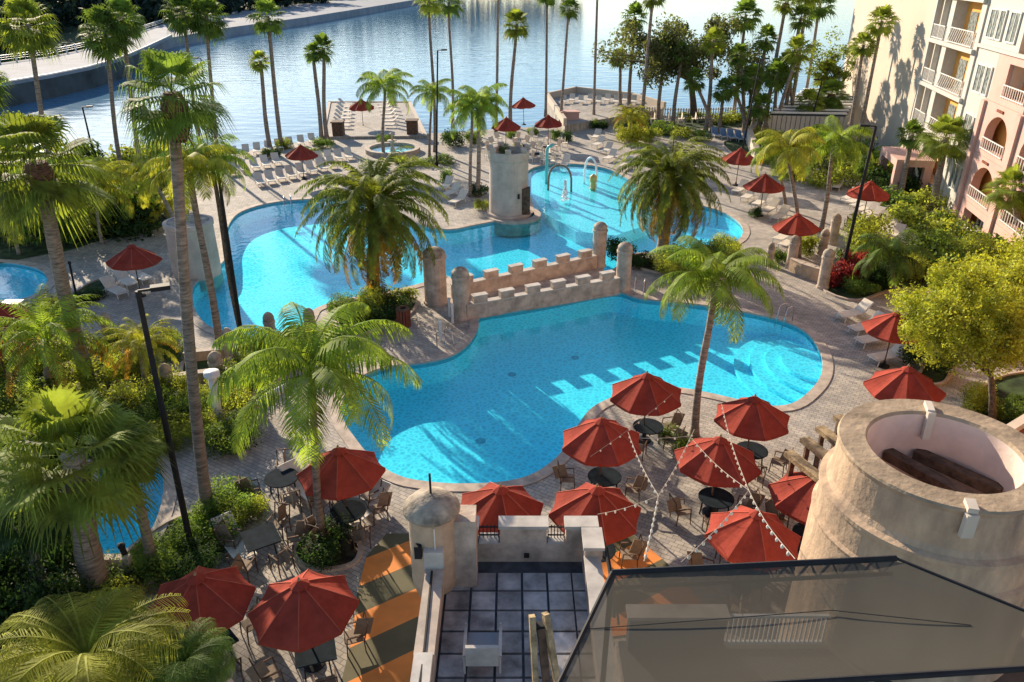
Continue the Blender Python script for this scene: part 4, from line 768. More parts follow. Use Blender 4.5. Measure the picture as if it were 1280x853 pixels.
# low slatted-roof arcade by the cream wall
t = thing('slatted_arcade', 'low cream arcade with slatted roof below the cream wall', 'arcade'); A = P(958, 176); Bq = P(1052, 178); A2 = P(1000, 142); B2 = P(1072, 142)
b = MB(); n = 16
for k in range(n+1): c = A.lerp(Bq, k/n); b.bar(c, c+Vector((0, 0, 2.6)), .42, .3)
b.build('columns', M_cream, t)
b = MB(); b.bar(A+Vector((0, .3, 1.3)), Bq+Vector((0, .3, 1.3)), .1, 2.6); b.build('back_wall', M_cream, t)
b = MB(); up = Vector((0, 0, 2.7)); b.prism([tuple(p[:2]) for p in (A, Bq, B2, A2)], 2.6, 2.7); b.build('roof', M_seawall, t)
b = MB()
for k in range(10): f = k/9; b.bar(A.lerp(A2, f)+Vector((0, 0, 2.9)), Bq.lerp(B2, f)+Vector((0, 0, 2.9)), .55, .12)
b.build('slats', M_white, t)
# ------------------------------------------------------------------ hotel
O = Vector((34.4, 64.6, 0)); U = Vector((-.17007, -.98543, 0)); Nn = Vector((-.98543, .17007, 0)); FM = Matrix(((U.x, Nn.x, 0, O.x), (U.y, Nn.y, 0, O.y), (0, 0, 1, 0), (0, 0, 0, 1)))
H = thing('hotel', 'cream and pink hotel block with arched balconies at upper right', 'hotel')
def fb(mb, s0, s1, z0, z1, d0, d1): mb.box(((s0+s1)/2, (d0+d1)/2, (z0+z1)/2), (s1-s0, d1-d0, z1-z0), FM)
b = MB(); fb(b, -35.6, -4.9, -1, 26, -8, 0); b.build('blank_wall', M_wallcream, H)
b = MB(); fb(b, -4.9, 60, -1, 26, -8, -.8); b.build('recess_wall', M_ochre, H)
b = MB(); fb(b, 5.4, 9.4, -1, 26, -1.6, -.02); fb(b, -1.9, -.9, -1, 26, -1.6, .12); fb(b, 4.5, 5.4, -1, 26, -1.6, .1); fb(b, 9.4, 12.2, 9.3, 26, -1.6, 0); fb(b, 17.6, 22, 9.3, 26, -1.6, 0); b.build('white_facade', M_hwhite, H)
b = MB()
for z in (1.0, 4.4, 7.8, 11.2, 14.6, 18): fb(b, -5.6, 5.2, z-.3, z, -1.6, .35)
for z in (11.5, 14.9, 18.3): fb(b, 5.3, 22, z-.05, z+.18, -.02, .16)
b.build('floor_slab', M_hwhite, H)
b = MB(); fb(b, -4.9, -1.9, -1, 26, -1.6, -.7); fb(b, -3.5, -3.3, -1, 26, -.2, .2); fb(b, -5.1, -4.8, -1, 26, 0, .3); b.build('corner_column', M_hwhite, H)
def rail(s0, s1, z, d, m, n, h=1.0, diag=False):
    t = MB(); fb(t, s0, s1, z+h-.06, z+h, d, d+.06); fb(t, s0, s1, z+.08, z+.14, d, d+.06)
    for k in range(n+1):
        s = s0+(s1-s0)*k/n
        if diag and k < n: t.bar(FM @ Vector((s, d+.03, z+.1)), FM @ Vector((min(s+.7, s1), d+.03, z+h)), .05)
        else: fb(t, s-.025, s+.025, z, z+h, d+.01, d+.05)
    t.build('balcony_rail', m, H)
for z in (4.4, 7.8, 11.2, 14.6):
    rail(-.9, 4.5, z, .2, M_white, 12, 1.15, True); rail(-4.8, -1.9, z, .2, M_white, 9, 1.1)
def window(s0, s1, z0, z1, d, m=M_curt, muntin=2):
    f = MB(); w = .09; fb(f, s0-w, s1+w, z0-w, z0, d, d+.10); fb(f, s0-w, s1+w, z1, z1+w, d, d+.10); fb(f, s0-w, s0, z0, z1, d, d+.10); fb(f, s1, s1+w, z0, z1, d, d+.10)
    for k in range(1, muntin): s = s0+(s1-s0)*k/muntin; fb(f, s-.03, s+.03, z0, z1, d, d+.08)
    o = f.build('window', M_white, H); g = MB(); fb(g, s0, s1, z0, z1, d+.005, d+.04); g.build('pane', m, o)
for z in (1.6, 5.2, 8.6, 12.2, 15.6):
    window(6.4, 7.8, z, z+1.75, 0.0); window(8.1, 8.9, z, z+1.75, 0.0, muntin=1)
    if z > 8: window(9.9, 11.3, z, z+1.75, 0.02)
for z in (4.4, 7.8, 11.2, 14.6):
    b = MB(); fb(b, .2, 1.7, z+.05, z+2.3, -.79, -.74); b.build('balcony_door', M_curt, H)
    b = MB(); fb(b, 3.1, 3.7, z+.4, z+.46, -.7, -.2); fb(b, 3.1, 3.2, z, z+.9, -.7, -.25); b.build('balcony_seat', M_white, H)
# pink bays with arched openings
def archpanel(s0, s1, z0, z1, a0, a1, b0, b1, m, d0=-.35, d1=.25, arch=True):
    outer_ = [(s0, z0), (s1, z0), (s1, z1), (s0, z1)]; r = (a1-a0)/2; hole = [(a0, b0), (a1, b0)]
    if arch:
        sp = b1-r*.8
        for k in range(13): a = pi*k/12; hole.append(((a0+a1)/2+r*cos(a), sp+r*.8*sin(a)))
    else: hole += [(a1, b1), (a0, b1)]
    b = MB(); vs = outer_+hole; tri = tessellate_polygon([[Vector((p[0], p[1], 0)) for p in outer_], [Vector((p[0], p[1], 0)) for p in hole]])
    for t in tri:
        for d in (d0, d1): b.face([FM @ Vector((vs[i][0], d, vs[i][1])) for i in t])
    for lp in (outer_, hole):
        for i in range(len(lp)):
            p, q = lp[i], lp[(i+1) % len(lp)]; b.face([FM @ Vector((p[0], d0, p[1])), FM @ Vector((q[0], d0, q[1])), FM @ Vector((q[0], d1, q[1])), FM @ Vector((p[0], d1, p[1]))])
    b.build('arched_bay' if arch else 'balcony_bay', m, H)
for (s0, s1, a0, a1) in [(9.4, 15.8, 10.9, 14.6), (15.8, 21.8, 16.8, 20.6), (21.8, 28, 22.8, 26.8), (28, 34, 29, 33)]:
    archpanel(s0, s1, 5.0, 8.45, a0, a1, 5.35, 7.75, M_pink); archpanel(s0, s1, 1.7, 4.98, a0, a1, 2.0, 4.4, M_pink); archpanel(s0, s1, -1, 1.68, a0, a1, -.9, 1.2, M_pink, arch=False)
    for z in (5.35, 2.0): rail(a0, a1, z, .28, M_white, 10, .85)
    rail(a0, a1, -.6, .28, M_white, 10, .8)
    archpanel(s0+.6, s1, 8.47, 11.4, a0+1.2, a1+1.0, 8.9, 11.0, M_pink, arch=False); rail(a0+1.2, a1+1.0, 8.9, .28, M_white, 10, .85)
for s in (9.7, 15.8, 21.8, 28): b = MB(); fb(b, s-.3, s+.3, -1, 8.4, .252, .45); b.build('pilaster', M_pink, H)
for s in (10.9, 16.8, 22.8):
    window(s+.3, s+1.5, -.5, 1.1, -.79, M_glass); window(s+1.9, s+3.3, -.5, 1.1, -.79, M_curt)
b = MB(); fb(b, -1.6, 3.4, 2.2, 2.75, .35, 3.2); fb(b, -1.6, -1.0, -1, 2.2, 2.6, 3.2); fb(b, 2.8, 3.4, -1, 2.2, 2.6, 3.2); fb(b, -1.6, -1.0, -1, 2.2, .4, 1); fb(b, 2.8, 3.4, -1, 2.2, .4, 1); b.build('portico', M_pink, H)
b = MB(); fb(b, -.95, 2.75, -1, 2.15, .36, .5); b.build('portico_shade', M_glass, H)
rail(-1.0, 2.8, -.1, 3.0, M_white, 9, .9, True)
# wall ornament
for s, z in ((12.6, 8.1), (12.4, 4.7), (18.5, 4.7)): 
    b = MB(); fb(b, s-.5, s+.5, z-.08, z+.08, .26, .34); b.build('ornament', M_reddk, H)
# ------------------------------------------------------------------ furniture prototypes
def make_umbrella():
    t = thing('patio_umbrella', '', 'umbrella'); Rr = 1.40; zr, za = 2.08, 2.90; n = 8; b = MB(); K = 5
    def cpt(a, f, sag=0): r = Rr*f; return Vector((r*cos(a), r*sin(a), za-(za-zr)*(f**1.12)-sag))
    for i in range(n):
        a0, a1 = 2*pi*i/n, 2*pi*(i+1)/n
        for j in range(K):
            f0, f1 = j/K, (j+1)/K
            for q in range(4):
                def pp(f, u):
                    A = cpt(a0, f); B_ = cpt(a1, f); c = A.lerp(B_, u); c.z -= .075*f*sin(pi*u); s_ = 1-.035*sin(pi*u)*f; return Vector((c.x*s_, c.y*s_, c.z))
                u0, u1 = q/4, (q+1)/4
                if j == 0: b.face([pp(f0, 0), pp(f1, u0), pp(f1, u1)])
                else: b.face([pp(f0, u0), pp(f1, u0), pp(f1, u1), pp(f0, u1)])
        for q in range(4):
            def pr(u, dz): 
                A = cpt(a0, 1); B_ = cpt(a1, 1); c = A.lerp(B_, u); s_ = 1-.035*sin(pi*u); return Vector((c.x*s_, c.y*s_, c.z-.075*sin(pi*u)-dz))
            b.face([pr(q/4, 0), pr(q/4, .10), pr((q+1)/4, .10), pr((q+1)/4, 0)])
    b.build('canopy', M_red, t)
    for i in range(n):
        a = 2*pi*i/n; sm = MB()
        for j in range(K): sm.bar(cpt(a, j/K)+Vector((0, 0, .006)), cpt(a, (j+1)/K)+Vector((0, 0, .006)), .03, .012)
        sm.build('seam', M_redseam, t)
    v = MB(); v.lathe([(.26, za-.06), (.14, za+.02), (.02, za+.09)], 8); v.build('vent_cap', M_red, t)
    f = MB(); f.lathe([(.03, za+.05), (.045, za+.1), (.03, za+.15), (.001, za+.2)], 8); f.build('finial', M_wood, t)
    p = MB(); p.tube([(0, 0, 0), (0, 0, za)], .03, 8); p.build('pole', M_woodd, t)
    for i in range(n):
        a = 2*pi*i/n; r_ = MB(); r_.bar(Vector((0, 0, za-.05)), cpt(a, .99)-Vector((0, 0, .03)), .022); r_.bar(Vector((0, 0, 1.9)), cpt(a, .5)-Vector((0, 0, .04)), .018); r_.build('rib', M_woodd, t)
    q = MB(); q.lathe([(.28, 0), (.28, .06), (.08, .12), (.05, .3)], 16); q.build('base', M_black, t); return t
UMB = make_umbrella()
def make_lounger(sm, name='sun_lounger', fm=M_white):
    t = thing(name, '', 'sun lounger'); ang = radians(42); f = MB()
    for y in (-.31, .31): f.bar((-.98, y, .34), (.42, y, .34), .045); f.bar((.32, y, .34), (.32+.78*cos(ang), y, .34+.78*sin(ang)), .045)
    f.bar((-.98, -.31, .34), (-.98, .31, .34), .045); f.bar((.32+.78*cos(ang), -.33, .34+.78*sin(ang)), (.32+.78*cos(ang), .33, .34+.78*sin(ang)), .045); f.build('frame', fm, t)
    s = MB(); n = 8
    for k in range(n):
        x0, x1 = -.95+1.27*k/n, -.95+1.27*(k+1)/n; z0 = .375-.02*sin(pi*k/n); z1 = .375-.02*sin(pi*(k+1)/n)
        s.face([(x0, -.30, z0), (x1, -.30, z1), (x1, .30, z1), (x0, .30, z0)]); s.face([(x0, -.30, z0-.03), (x0, .30, z0-.03), (x1, .30, z1-.03), (x1, -.30, z1-.03)])
    s.build('seat', sm, t); s = MB(); s.bar((.32, 0, .375), (.32+.77*cos(ang), 0, .375+.77*sin(ang)), .60, .03); s.build('backrest', sm, t)
    for x in (-.8, .5):
        for y in (-.30, .30): l = MB(); l.bar((x, y, .34), (x+(-.06 if x < 0 else .06), y, 0), .04); l.build('leg', fm, t)
    return t
LNG = make_lounger(M_sling); LNGB = make_lounger(M_slingb)
def make_chair():
    t = thing('patio_chair', '', 'chair'); s = MB(); s.box((0, 0, .43), (.46, .48, .035)); s.build('seat', M_tan, t)
    s = MB(); s.bar((-.22, 0, .45), (-.36, 0, .98), .46, .03); s.build('backrest', M_tan, t); f = MB()
    for y in (-.27, .27): f.bar((-.30, y, .66), (.20, y, .66), .045, .03); f.bar((.20, y, .66), (.22, y, .42), .03); f.bar((-.24, y, .42), (-.38, y, 1.0), .03)
    f.bar((-.38, -.27, 1.0), (-.38, .27, 1.0), .03); f.build('arm_frame', M_woodd, t)
    for x in (-.24, .22):
        for y in (-.26, .26): l = MB(); l.bar((x, y, .43), (x*1.1, y, 0), .032); l.build('leg', M_woodd, t)
    return t
CHR = make_chair()
def make_table(kind):
    t = thing('patio_table', '', 'table'); b = MB()
    if kind == 'round': b.lathe([(.01, .74), (.58, .74), (.60, .725), (.58, .70), (.01, .70)], 28)
    else: b.box((0, 0, .72), (1.05, 1.05, .04))
    b.build('tabletop', M_tabletop, t); 
    for k in range(4): a = pi/4+k*pi/2; l = MB(); l.bar((.42*cos(a), .42*sin(a), .70), (.48*cos(a), .48*sin(a), 0), .04); l.build('leg', M_black, t)
    return t
TBR = make_table('round'); TBS = make_table('square')
def make_chair_far():
    t = thing('garden_chair', '', 'chair'); s = MB(); s.box((0, 0, .42), (.52, .52, .05)); s.build('seat', M_sling, t); s = MB(); s.bar((-.24, 0, .45), (-.42, 0, 1.02), .52, .04); s.build('backrest', M_sling, t)
    for x in (-.24, .24):
        for y in (-.26, .26): l = MB(); l.bar((x, y, .64 if x > 0 else .43), (x, y, 0), .035); l.build('leg', M_white, t)
    return t
CHF = make_chair_far()
RF = random.Random(21)
def tilt(o): o.rotation_euler.x = RF.uniform(-.035, .035); o.rotation_euler.y = RF.uniform(-.035, .035)
# ------------------------------------------------------------------ umbrellas, tables, chairs
G_U = 'red patio umbrellas around the pools'; G_C = 'patio chairs at the near tables'; G_T = 'dark tables under the near umbrellas'
near = [(247, 739, 'leftmost near', .38, (40, 130, 220, 310)), (380, 749, 'second near umbrella from the left, its', .15, (30, 130, 215, 300)), (427, 583, 'umbrella left of the stucco turret behind the largest feathery palm, its', .1, (60, 150, 240)),
 (810, 486, 'umbrella closest to the middle of the blue pool, its', .2, (250, 330, 20)), (754, 545, 'umbrella between the blue pool and the string lights, its', .3, (170, 260, 340)), (942, 514, 'umbrella right of the pool-edge feathery palm, its', .05, (200, 270, 340)),
 (897, 570, 'umbrella at the foot of the pool-edge feathery palm, its', .35, (200, 260, 310, 350)), (743, 631, 'umbrella behind the right terrace grille, its', .12, (60, 0, 180)), (622, 626, 'umbrella behind the left terrace grille, its', .25, (90, 150)),
 (940, 661, 'largest umbrella before the mesh canopy, its', .0, (40, 100, 160, 250, 320)), (1020, 613, 'umbrella half hidden by the big round tower, its', .3, (120, 200, 280))]
short_u = ['leftmost near umbrella', 'umbrella beside the striped patio', 'umbrella behind the largest feathery palm', 'topmost near umbrella', 'umbrella left of the string crossing', 'umbrella right of the palm trunk', 'umbrella covering the palm foot', 'umbrella behind the right grille', 'umbrella beside the stucco turret', 'large umbrella above the mesh canopy', 'umbrella hidden by the big tower']
where_u = ['bright orange-red umbrella at lower left, nearest the left edge, striped by a shadow', 'bright orange-red umbrella beside the striped patio', 'orange-red umbrella behind the fronds of the largest feathery palm', 'red umbrella overhanging the near edge of the blue pool, topmost of the near cluster', 'red umbrella left of the string-light crossing, at the pool edge', 'red umbrella right of the feathery palm trunk', 'red umbrella covering the foot of the poolside feathery palm', 'orange-red umbrella behind the right iron grille of the terrace', 'red umbrella just right of the stucco turret', 'large red umbrella directly above the mesh canopy edge', 'red umbrella half hidden by the big round tower']
for i, (x, y, lb, rz, chairs) in enumerate(near):
    c = P(x, y, 2.35); c.z = 0; wu = where_u[i]
    tilt(place(UMB, c, rz, wu, RF.uniform(.97, 1.03), G_U))
    place(TBS if i < 2 else TBR, c+Vector((.12, -.1, 0)), rz*2, 'dark table under the '+short_u[i], group=G_T)
    dirs = {0: 'right', 1: 'rear', 2: 'left', 3: 'front'}; seen = {}
    for k, a in enumerate(chairs):
        q = radians(a); l = dirs[int(((a+45) % 360)//90)]; seen[l] = seen.get(l, 0)+1
        nm = {1: '', 2: 'second ', 3: 'third '}[seen[l]]
        place(CHR, c+Vector((cos(q)*1.15, sin(q)*1.15, 0)), q+pi+RF.uniform(-.2, .2), f'{nm}chair on the {l} side under the '+short_u[i], group=G_C)
far = [(1134, 480, 'dark red umbrella behind the big round tower'), (1118, 401, 'wine-red umbrella partly under the yellow tree'), (998, 280, 'bright red umbrella by the curved tan wall'), (955, 231, 'red umbrella behind the right lounger row'), (924, 197, 'flat-looking red umbrella below the tall dark lamp post'), (1085, 241, 'dark red umbrella near the foot of the cream wall'), (165, 321, 'red umbrella on the left deck by the white loungers'), (376, 190, 'reddish umbrella among the lake loungers'), (686, 154, 'red umbrella in front of the raised terrace'), (655, 130, 'red umbrella by the lake against blue water'), (632, 157, 'red umbrella behind the round pool tower'), (-2, 392, 'upper umbrella cut by the left edge'), (-8, 425, 'lower umbrella cut by the left edge'), (452, 133, 'red umbrella on the pier')]
for i, (x, y, lb) in enumerate(far):
    c = P(x, y, 2.35); c.z = 0; tilt(place(UMB, c, RF.uniform(0, .7), lb, RF.uniform(.99, 1.07) if i != 1 else .95, G_U))
def seat(proto, foot, head, label, group, z=0, sc=1.0):
    a = P(*foot, z); b = P(*head, z); c = (a+b)/2; d = b-a; place(proto, c, atan2(d.y, d.x)+RF.uniform(-.09, .09), label, sc, group)
for i, (f, h) in enumerate([((1046, 402), (1086, 394)), ((1062, 418), (1102, 411)), ((1070, 434), (1114, 426)), ((1086, 456), (1132, 447)), ((1150, 376), (1176, 366))]):
    seat(LNG, f, h, ['sun lounger left of the wine-red umbrella, topmost of four', 'second lounger down beside the wine-red umbrella', 'third lounger down beside the wine-red umbrella', 'lounger just above the dark red umbrella behind the big tower', 'lounger half hidden by the yellow tree'][i], 'loungers by the right end of the blue pool')
for i, (f, h) in enumerate([((164, 379), (127, 358)), ((178, 366), (141, 348)), ((194, 360), (158, 342))]):
    seat(LNG, f, h, ['nearest', 'middle', 'farthest'][i]+' of three cream loungers under the red umbrella on the left deck', 'loungers on the left deck')
for i, (f, h) in enumerate([((545, 243), (570, 230)), ((552, 251), (577, 239)), ((560, 260), (586, 249))]):
    seat(LNG, f, h, ['farthest', 'middle', 'nearest'][i]+' of three loungers left of the round pool tower', 'loungers on the peninsula')
for i, (f, h) in enumerate([((914, 246), (934, 236)), ((924, 255), (945, 244)), ((938, 264), (960, 251)), ((948, 272), (975, 259)), ((960, 281), (988, 268)), ((966, 306), (990, 296)), ((972, 314), (998, 303))]):
    seat(LNG, f, h, ORD[i]+' lounger from the far end of the row right of the big pool', 'loungers in the row right of the big pool')
for i in range(13):
    f = i/12; x = 1066+74*f; y = 247+66*f**1.1
    seat(LNG, (x-16, y+9), (x+6, y-1), ORD[i]+' lounger from the far end of the long row beside the hotel hedge', 'loungers in the long row beside the hotel hedge')
for i in range(4): seat(LNG, (1014+i*9, 232+i*3), (1024+i*9, 222+i*3), ORD[i]+' lounger from the left in the short row below the slatted roof', 'loungers below the slatted roof')
for i in range(5): seat(LNGB, (899+i*10, 176+i*1.5), (889+i*10, 167+i*1.5), ORD[i]+' blue lounger from the left in the row under the lake hedge', 'blue loungers under the lake hedge')
for i, (f, h) in enumerate([((735, 180), (755, 168)), ((737, 189), (758, 178)), ((748, 197), (768, 186)), ((752, 206), (772, 195)), ((700, 214), (712, 203)), ((775, 215), (790, 205))]):
    seat(LNG, f, h, ORD[i]+' lounger from the far end beside the splash area', 'loungers beside the splash area')
for i in range(7):
    seat(LNG, (441-i*.6, 133+i*4.6), (424-i*1.2, 132+i*4.8), ORD[i]+' lounger from the lake end in the left column on the pier', 'loungers on the pier', z=.25)
    seat(LNG, (472+i*1.4, 133+i*4.4), (490+i*1.6, 132+i*4.6), ORD[i]+' lounger from the lake end in the right column on the pier', 'loungers on the pier', z=.25)
for i in range(10):
    x = 702+i*11; seat(LNG, (x, 133-(i % 2)*2), (x+4, 126-(i % 2)*2), ORD[i]+' lounger from the left on the raised lake terrace', 'loungers on the raised lake terrace', z=.8)
rows = [((268, 206), (392, 184), 10, (-3, -9), 'lake-side row on the left deck'), ((296, 222), (350, 210), 5, (-8, -9), 'second row from the lake on the left deck'), ((330, 236), (420, 214), 8, (-9, -9), 'poolside row on the left deck'), ((400, 208), (438, 203), 4, (-4, -9), 'short row by the pier entrance')]
for (a, b_, n, o, nm) in rows:
    for i in range(n):
        f = i/(n-1); x = a[0]+(b_[0]-a[0])*f; y = a[1]+(b_[1]-a[1])*f
        seat(LNG, (x, y), (x+o[0], y+o[1]), ORD[i]+' lounger from the left in the '+nm, 'loungers in the '+nm)
cf = [(606, 190), (618, 184), (648, 186), (655, 182), (662, 190), (670, 196), (678, 190), (688, 196), (696, 188), (702, 196), (664, 203), (680, 205), (692, 207), (650, 196), (706, 184), (668, 176), (684, 178), (645, 178), (610, 200), (625, 178)]
for i, (x, y) in enumerate(cf):
    place(CHF, P(x, y), RF.uniform(0, 6.28), 'cream garden chair in the crowd of chairs around the lakeside umbrellas', group='cream chairs around the lakeside umbrellas')
for i, (x, y) in enumerate([(656, 190), (684, 191), (672, 200), (613, 195)]):
    place(TBR, P(x, y), 0, ['small table between chairs, behind the round pool tower', 'small table under the umbrella before the raised terrace', 'small table nearest the teal spray pole', 'small table beside the twin feathery palms'][i], .8, 'small tables among the cream chairs')
for i in range(6): place(CHF, P(783+i*17, 154), radians(90), ORD[i]+' cream chair from the left along the picket fence', group='cream chairs along the picket fence', sc=1.2)
# free standing near tables
for (x, y, rz, lb, ch) in [(326, 672, .55, 'square dark table left of the round bush', (20, 75, 170, 255, 320)), (435, 640, .4, 'round dark table behind the round bush', (120, 30, 210, 300)), (352, 598, .7, 'dark table under the drooping palm fronds', (100, 200, 300, 20))]:
    c = P(x, y, .7); c.z = 0; place(TBS if y > 660 else TBR, c, rz, lb, group=G_T)
    for k, a in enumerate(ch): q = radians(a); place(CHR, c+Vector((cos(q)*1.0, sin(q)*1.0, 0)), q+pi, f'{ORD[k]} chair counterclockwise from the right at the '+' '.join(lb.split()[:7]), group=G_C)
seat(LNG, (441, 657), (478, 632), 'tan lounger beside the round dark table left of the turret', 'loungers left of the turret'); seat(LNG, (396, 628), (362, 606), 'lounger under the feathery palm at the pool corner', 'loungers left of the turret'); seat(LNG, (305, 700), (286, 678), 'pale chair-like lounger above the near left umbrellas', 'loungers left of the turret')
# ------------------------------------------------------------------ lamp posts
def lamp(base, top, label, dr, r=.09, name='lamp_post'):
    B = P(*base); T = atY(top[0], top[1], B.y); h = T.z; t = thing(name, label, 'lamp post', B, 0, 'black lamp posts around the pools')
    b = MB(); b.tube([(0, 0, 0), (0, 0, .5), (0, 0, .52), (T.x-B.x, 0, h)], [r*1.7, r*1.6, r, r*.7], 12); b.build('pole', M_black, t)
    b = MB(); k = .9; d = Vector((dr, .25, 0)).normalized(); p = Vector((T.x-B.x, 0, h)); b.bar(p, p+d*.55*k, .06); b.build('arm', M_black, t)
    b = MB(); b.bar(p+d*.35*k+Vector((0, 0, .02)), p+d*.9*k+Vector((0, 0, .02)), .26, .12); b.build('lamp_head', M_black, t); return t
lamp((241, 692), (172, 364), 'nearest black lamp post, at lower left in front of the fan palms', .6, .10)
lamp((303, 425), (272, 212), 'black post rising from the left curve of the big pool', -1, .1)
lamp((546, 208), (547, 63), 'black lamp post behind the huge date palm near the fountain', 1)
lamp((926, 200), (951, 74), 'dark lamp post above the flat-looking red umbrella', 1)
lamp((1008, 176), (1028, 100), 'lamp post before the slatted roof', -1)
lamp((1050, 352), (1095, 158), 'tall black lamp post beside the red-leaved shrubs', -1, .11)
lamp((122, 215), (103, 134), 'black lamp post at upper left against the lake', 1); lamp((268, 188), (251, 73), 'small black lamp post between the paired tall palms', -1, .07)
b = MB(); B = P(95, 368); T = atY(87, 330, B.y)-B; b.tube([(0, 0, 0), T], .06, 10); b.lathe([(.09, 0), (.09, .12), (.01, .16)], 10, c=tuple(T)); tag(b.build('bollard', M_black, loc=B), 'thin dark post behind the thick brown palm trunk', 'bollard')
B = P(170, 724); t = MB(); T = atY(152, 684, B.y)-B; t.tube([(0, 0, 0), T], .09, 10); t.lathe([(.11, 0), (.11, .1), (.01, .14)], 10, c=tuple(T)); tag(t.build('bollard', M_black, loc=B), 'short dark post beside the small teal pool at lower left', 'bollard')
b = MB(); b.box((0, 0, .5), (1.5, .25, 1.0)); tag(b.build('low_wall', M_cream, loc=P(139, 728)), 'plain cream wall panel at the foot of the lower left pool', 'wall')
# litter bin, handrails
B = P(505, 408); t = thing('litter_bin', 'brown slatted litter bin at right end of the planted island', 'bin', B); b = MB(); b.lathe([(.26, .05), (.28, .95), (.01, .95)], 16); b.build('liner', M_black, t); b = MB()
for k in range(14): a = 2*pi*k/14; b.bar((.31*cos(a), .31*sin(a), 0), (.33*cos(a), .33*sin(a), .98), .1, .03)
b.build('slats', M_reddk, t); b = MB(); b.lathe([(.36, .96), (.36, 1.03), (.18, 1.05), (.18, .97)], 18); b.build('lid', M_woodd, t)
def handrail(p, dx, dy, label):
    B = P(*p); b = MB()
    for o in (0, .5): b.tube([(o*dy, -o*dx, 0), (o*dy, -o*dx, .75), (o*dy+dx*.2, -o*dx+dy*.2, .9), (o*dy+dx*.55, -o*dx+dy*.55, .85), (o*dy+dx*.8, -o*dx+dy*.8, -.3)], .025, 8)
    tag(b.build('handrail', M_steel, smooth=True, loc=B), label, 'handrail')
handrail((556, 430), .7, -.7, 'steel pool handrail on the brick peninsula before the bridge'); handrail((990, 402), -.8, -.5, 'steel handrail at the right entry steps'); handrail((365, 258), .2, -1, 'steel handrail at the far rim of the big pool'); handrail((806, 365), -.3, -1, 'steel handrail beside the near right bridge pillar')
for x, y, lb in [(562, 396, 'left white post before the near bridge pillar'), (566, 404, 'right white post before the near bridge pillar'), (551, 426, 'short white post on the brick peninsula')]:
    b = MB(); b.box((0, 0, .5), (.12, .12, 1.0)); b.box((0, 0, 1.03), (.17, .17, .07)); tag(b.build('post', M_white, loc=P(x, y)), lb, 'post')
# dark cabinet with white top at left
B = P(20, 405); b = MB(); b.box((0, 0, .55), (.8, .8, 1.1)); t = thing('towel_cabinet', 'dark cabinet with white lid below the small left pool', 'cabinet', B); b.build('body', M_reddk, t); b = MB(); b.box((0, 0, 1.14), (.95, .95, .08)); b.build('lid', M_white, t)
# ------------------------------------------------------------------ rooftop terrace in the foreground
t = thing('roof_terrace', 'paved rooftop terrace with crenellated parapet and iron grilles at bottom centre', 'terrace')
b = MB(); b.box((0.08, 10.7, 1.95), (3.55, 8.1, 3.9)); b.build('walls', M_stonep, t)
b = MB(); b.box((0.08, 10.7, 3.94), (3.45, 7.9, .08)); b.build('floor', M_joint, t)
for i in range(6):
    for j in range(9):
        x = -1.23+i*.585; y = 13.75-j*.6
        if x > 1.5: w = .42; x -= .07
        else: w = .53
        b = MB(); b.box((x, y, 4.0), (w, .54, .05)); b.build('paver', M_paver, t)
def par(x0, x1, y0, y1, z0, z1, m, nm): b = MB(); b.box(((x0+x1)/2, (y0+y1)/2, (z0+z1)/2), (x1-x0, y1-y0, z1-z0)); return b.build(nm, m, t)
par(-1.85, -1.55, 6.5, 13.3, 3.9, 4.92, M_stonep, 'parapet'); par(-1.90, -1.50, 10.75, 13.2, 4.92, 5.0, M_coping, 'coping'); par(-1.88, -1.52, 6.5, 10.75, 4.92, 5.06, M_capw, 'coping')
par(-1.93, -1.50, 13.1, 13.5, 4.9, 5.45, M_capw, 'corner_block')
par(1.68, 1.98, 6.5, 14.3, 3.9, 4.72, M_stonep, 'parapet'); par(1.64, 2.02, 6.5, 14.3, 4.72, 4.8, M_capw, 'coping')
par(-1.6, 1.98, 14.45, 14.75, 3.9, 4.55, M_stonep, 'parapet')
for x0, x1 in ((-1.42, -.82), (-.28, .82), (1.28, 2.0)): par(x0, x1, 14.45, 14.75, 4.55, 5.0, M_stonep, 'merlon'); par(x0-.04, x1+.04, 14.40, 14.80, 5.0, 5.09, M_capw, 'coping')
par(1.66, 2.06, 13.7, 14.42, 4.72, 5.0, M_stonep, 'merlon'); par(1.62, 2.1, 13.66, 14.38, 5.0, 5.09, M_capw, 'coping')
for x0, x1 in ((-.78, -.32), (.86, 1.24)):
    par(x0, x1, 14.42, 14.78, 4.55, 4.60, M_capw, 'sill'); b = MB(); b.bar((x0, 14.6, 4.92), (x1, 14.6, 4.92), .03); b.bar((x0, 14.6, 4.68), (x1, 14.6, 4.68), .03)
    for k in range(6): x = x0+(x1-x0)*k/5; b.bar((x, 14.6, 4.6), (x, 14.6, 4.98), .02)
    b.build('grille', M_black, t)
b = MB(); b.tube([(-1.75, 13.0, 5.02), (-1.7, 10.9, 5.02), (-1.7, 9.5, 5.08)], .025, 6); b.build('cable', M_black, t)
b = MB(); b.tube([(2.12, 14.0, 5.0), (2.14, 12.5, 4.95), (2.1, 11.8, 4.9)], .03, 6); b.tube([(2.2, 14.0, 4.8), (2.22, 12.5, 4.75), (2.2, 11.8, 4.7)], .025, 6); b.build('cable', M_black, t)
for x in (-.95, .35): b = MB(); b.box((x, 14.42, 4.2), (.12, .06, .1)); b.build('vent', M_black, t)
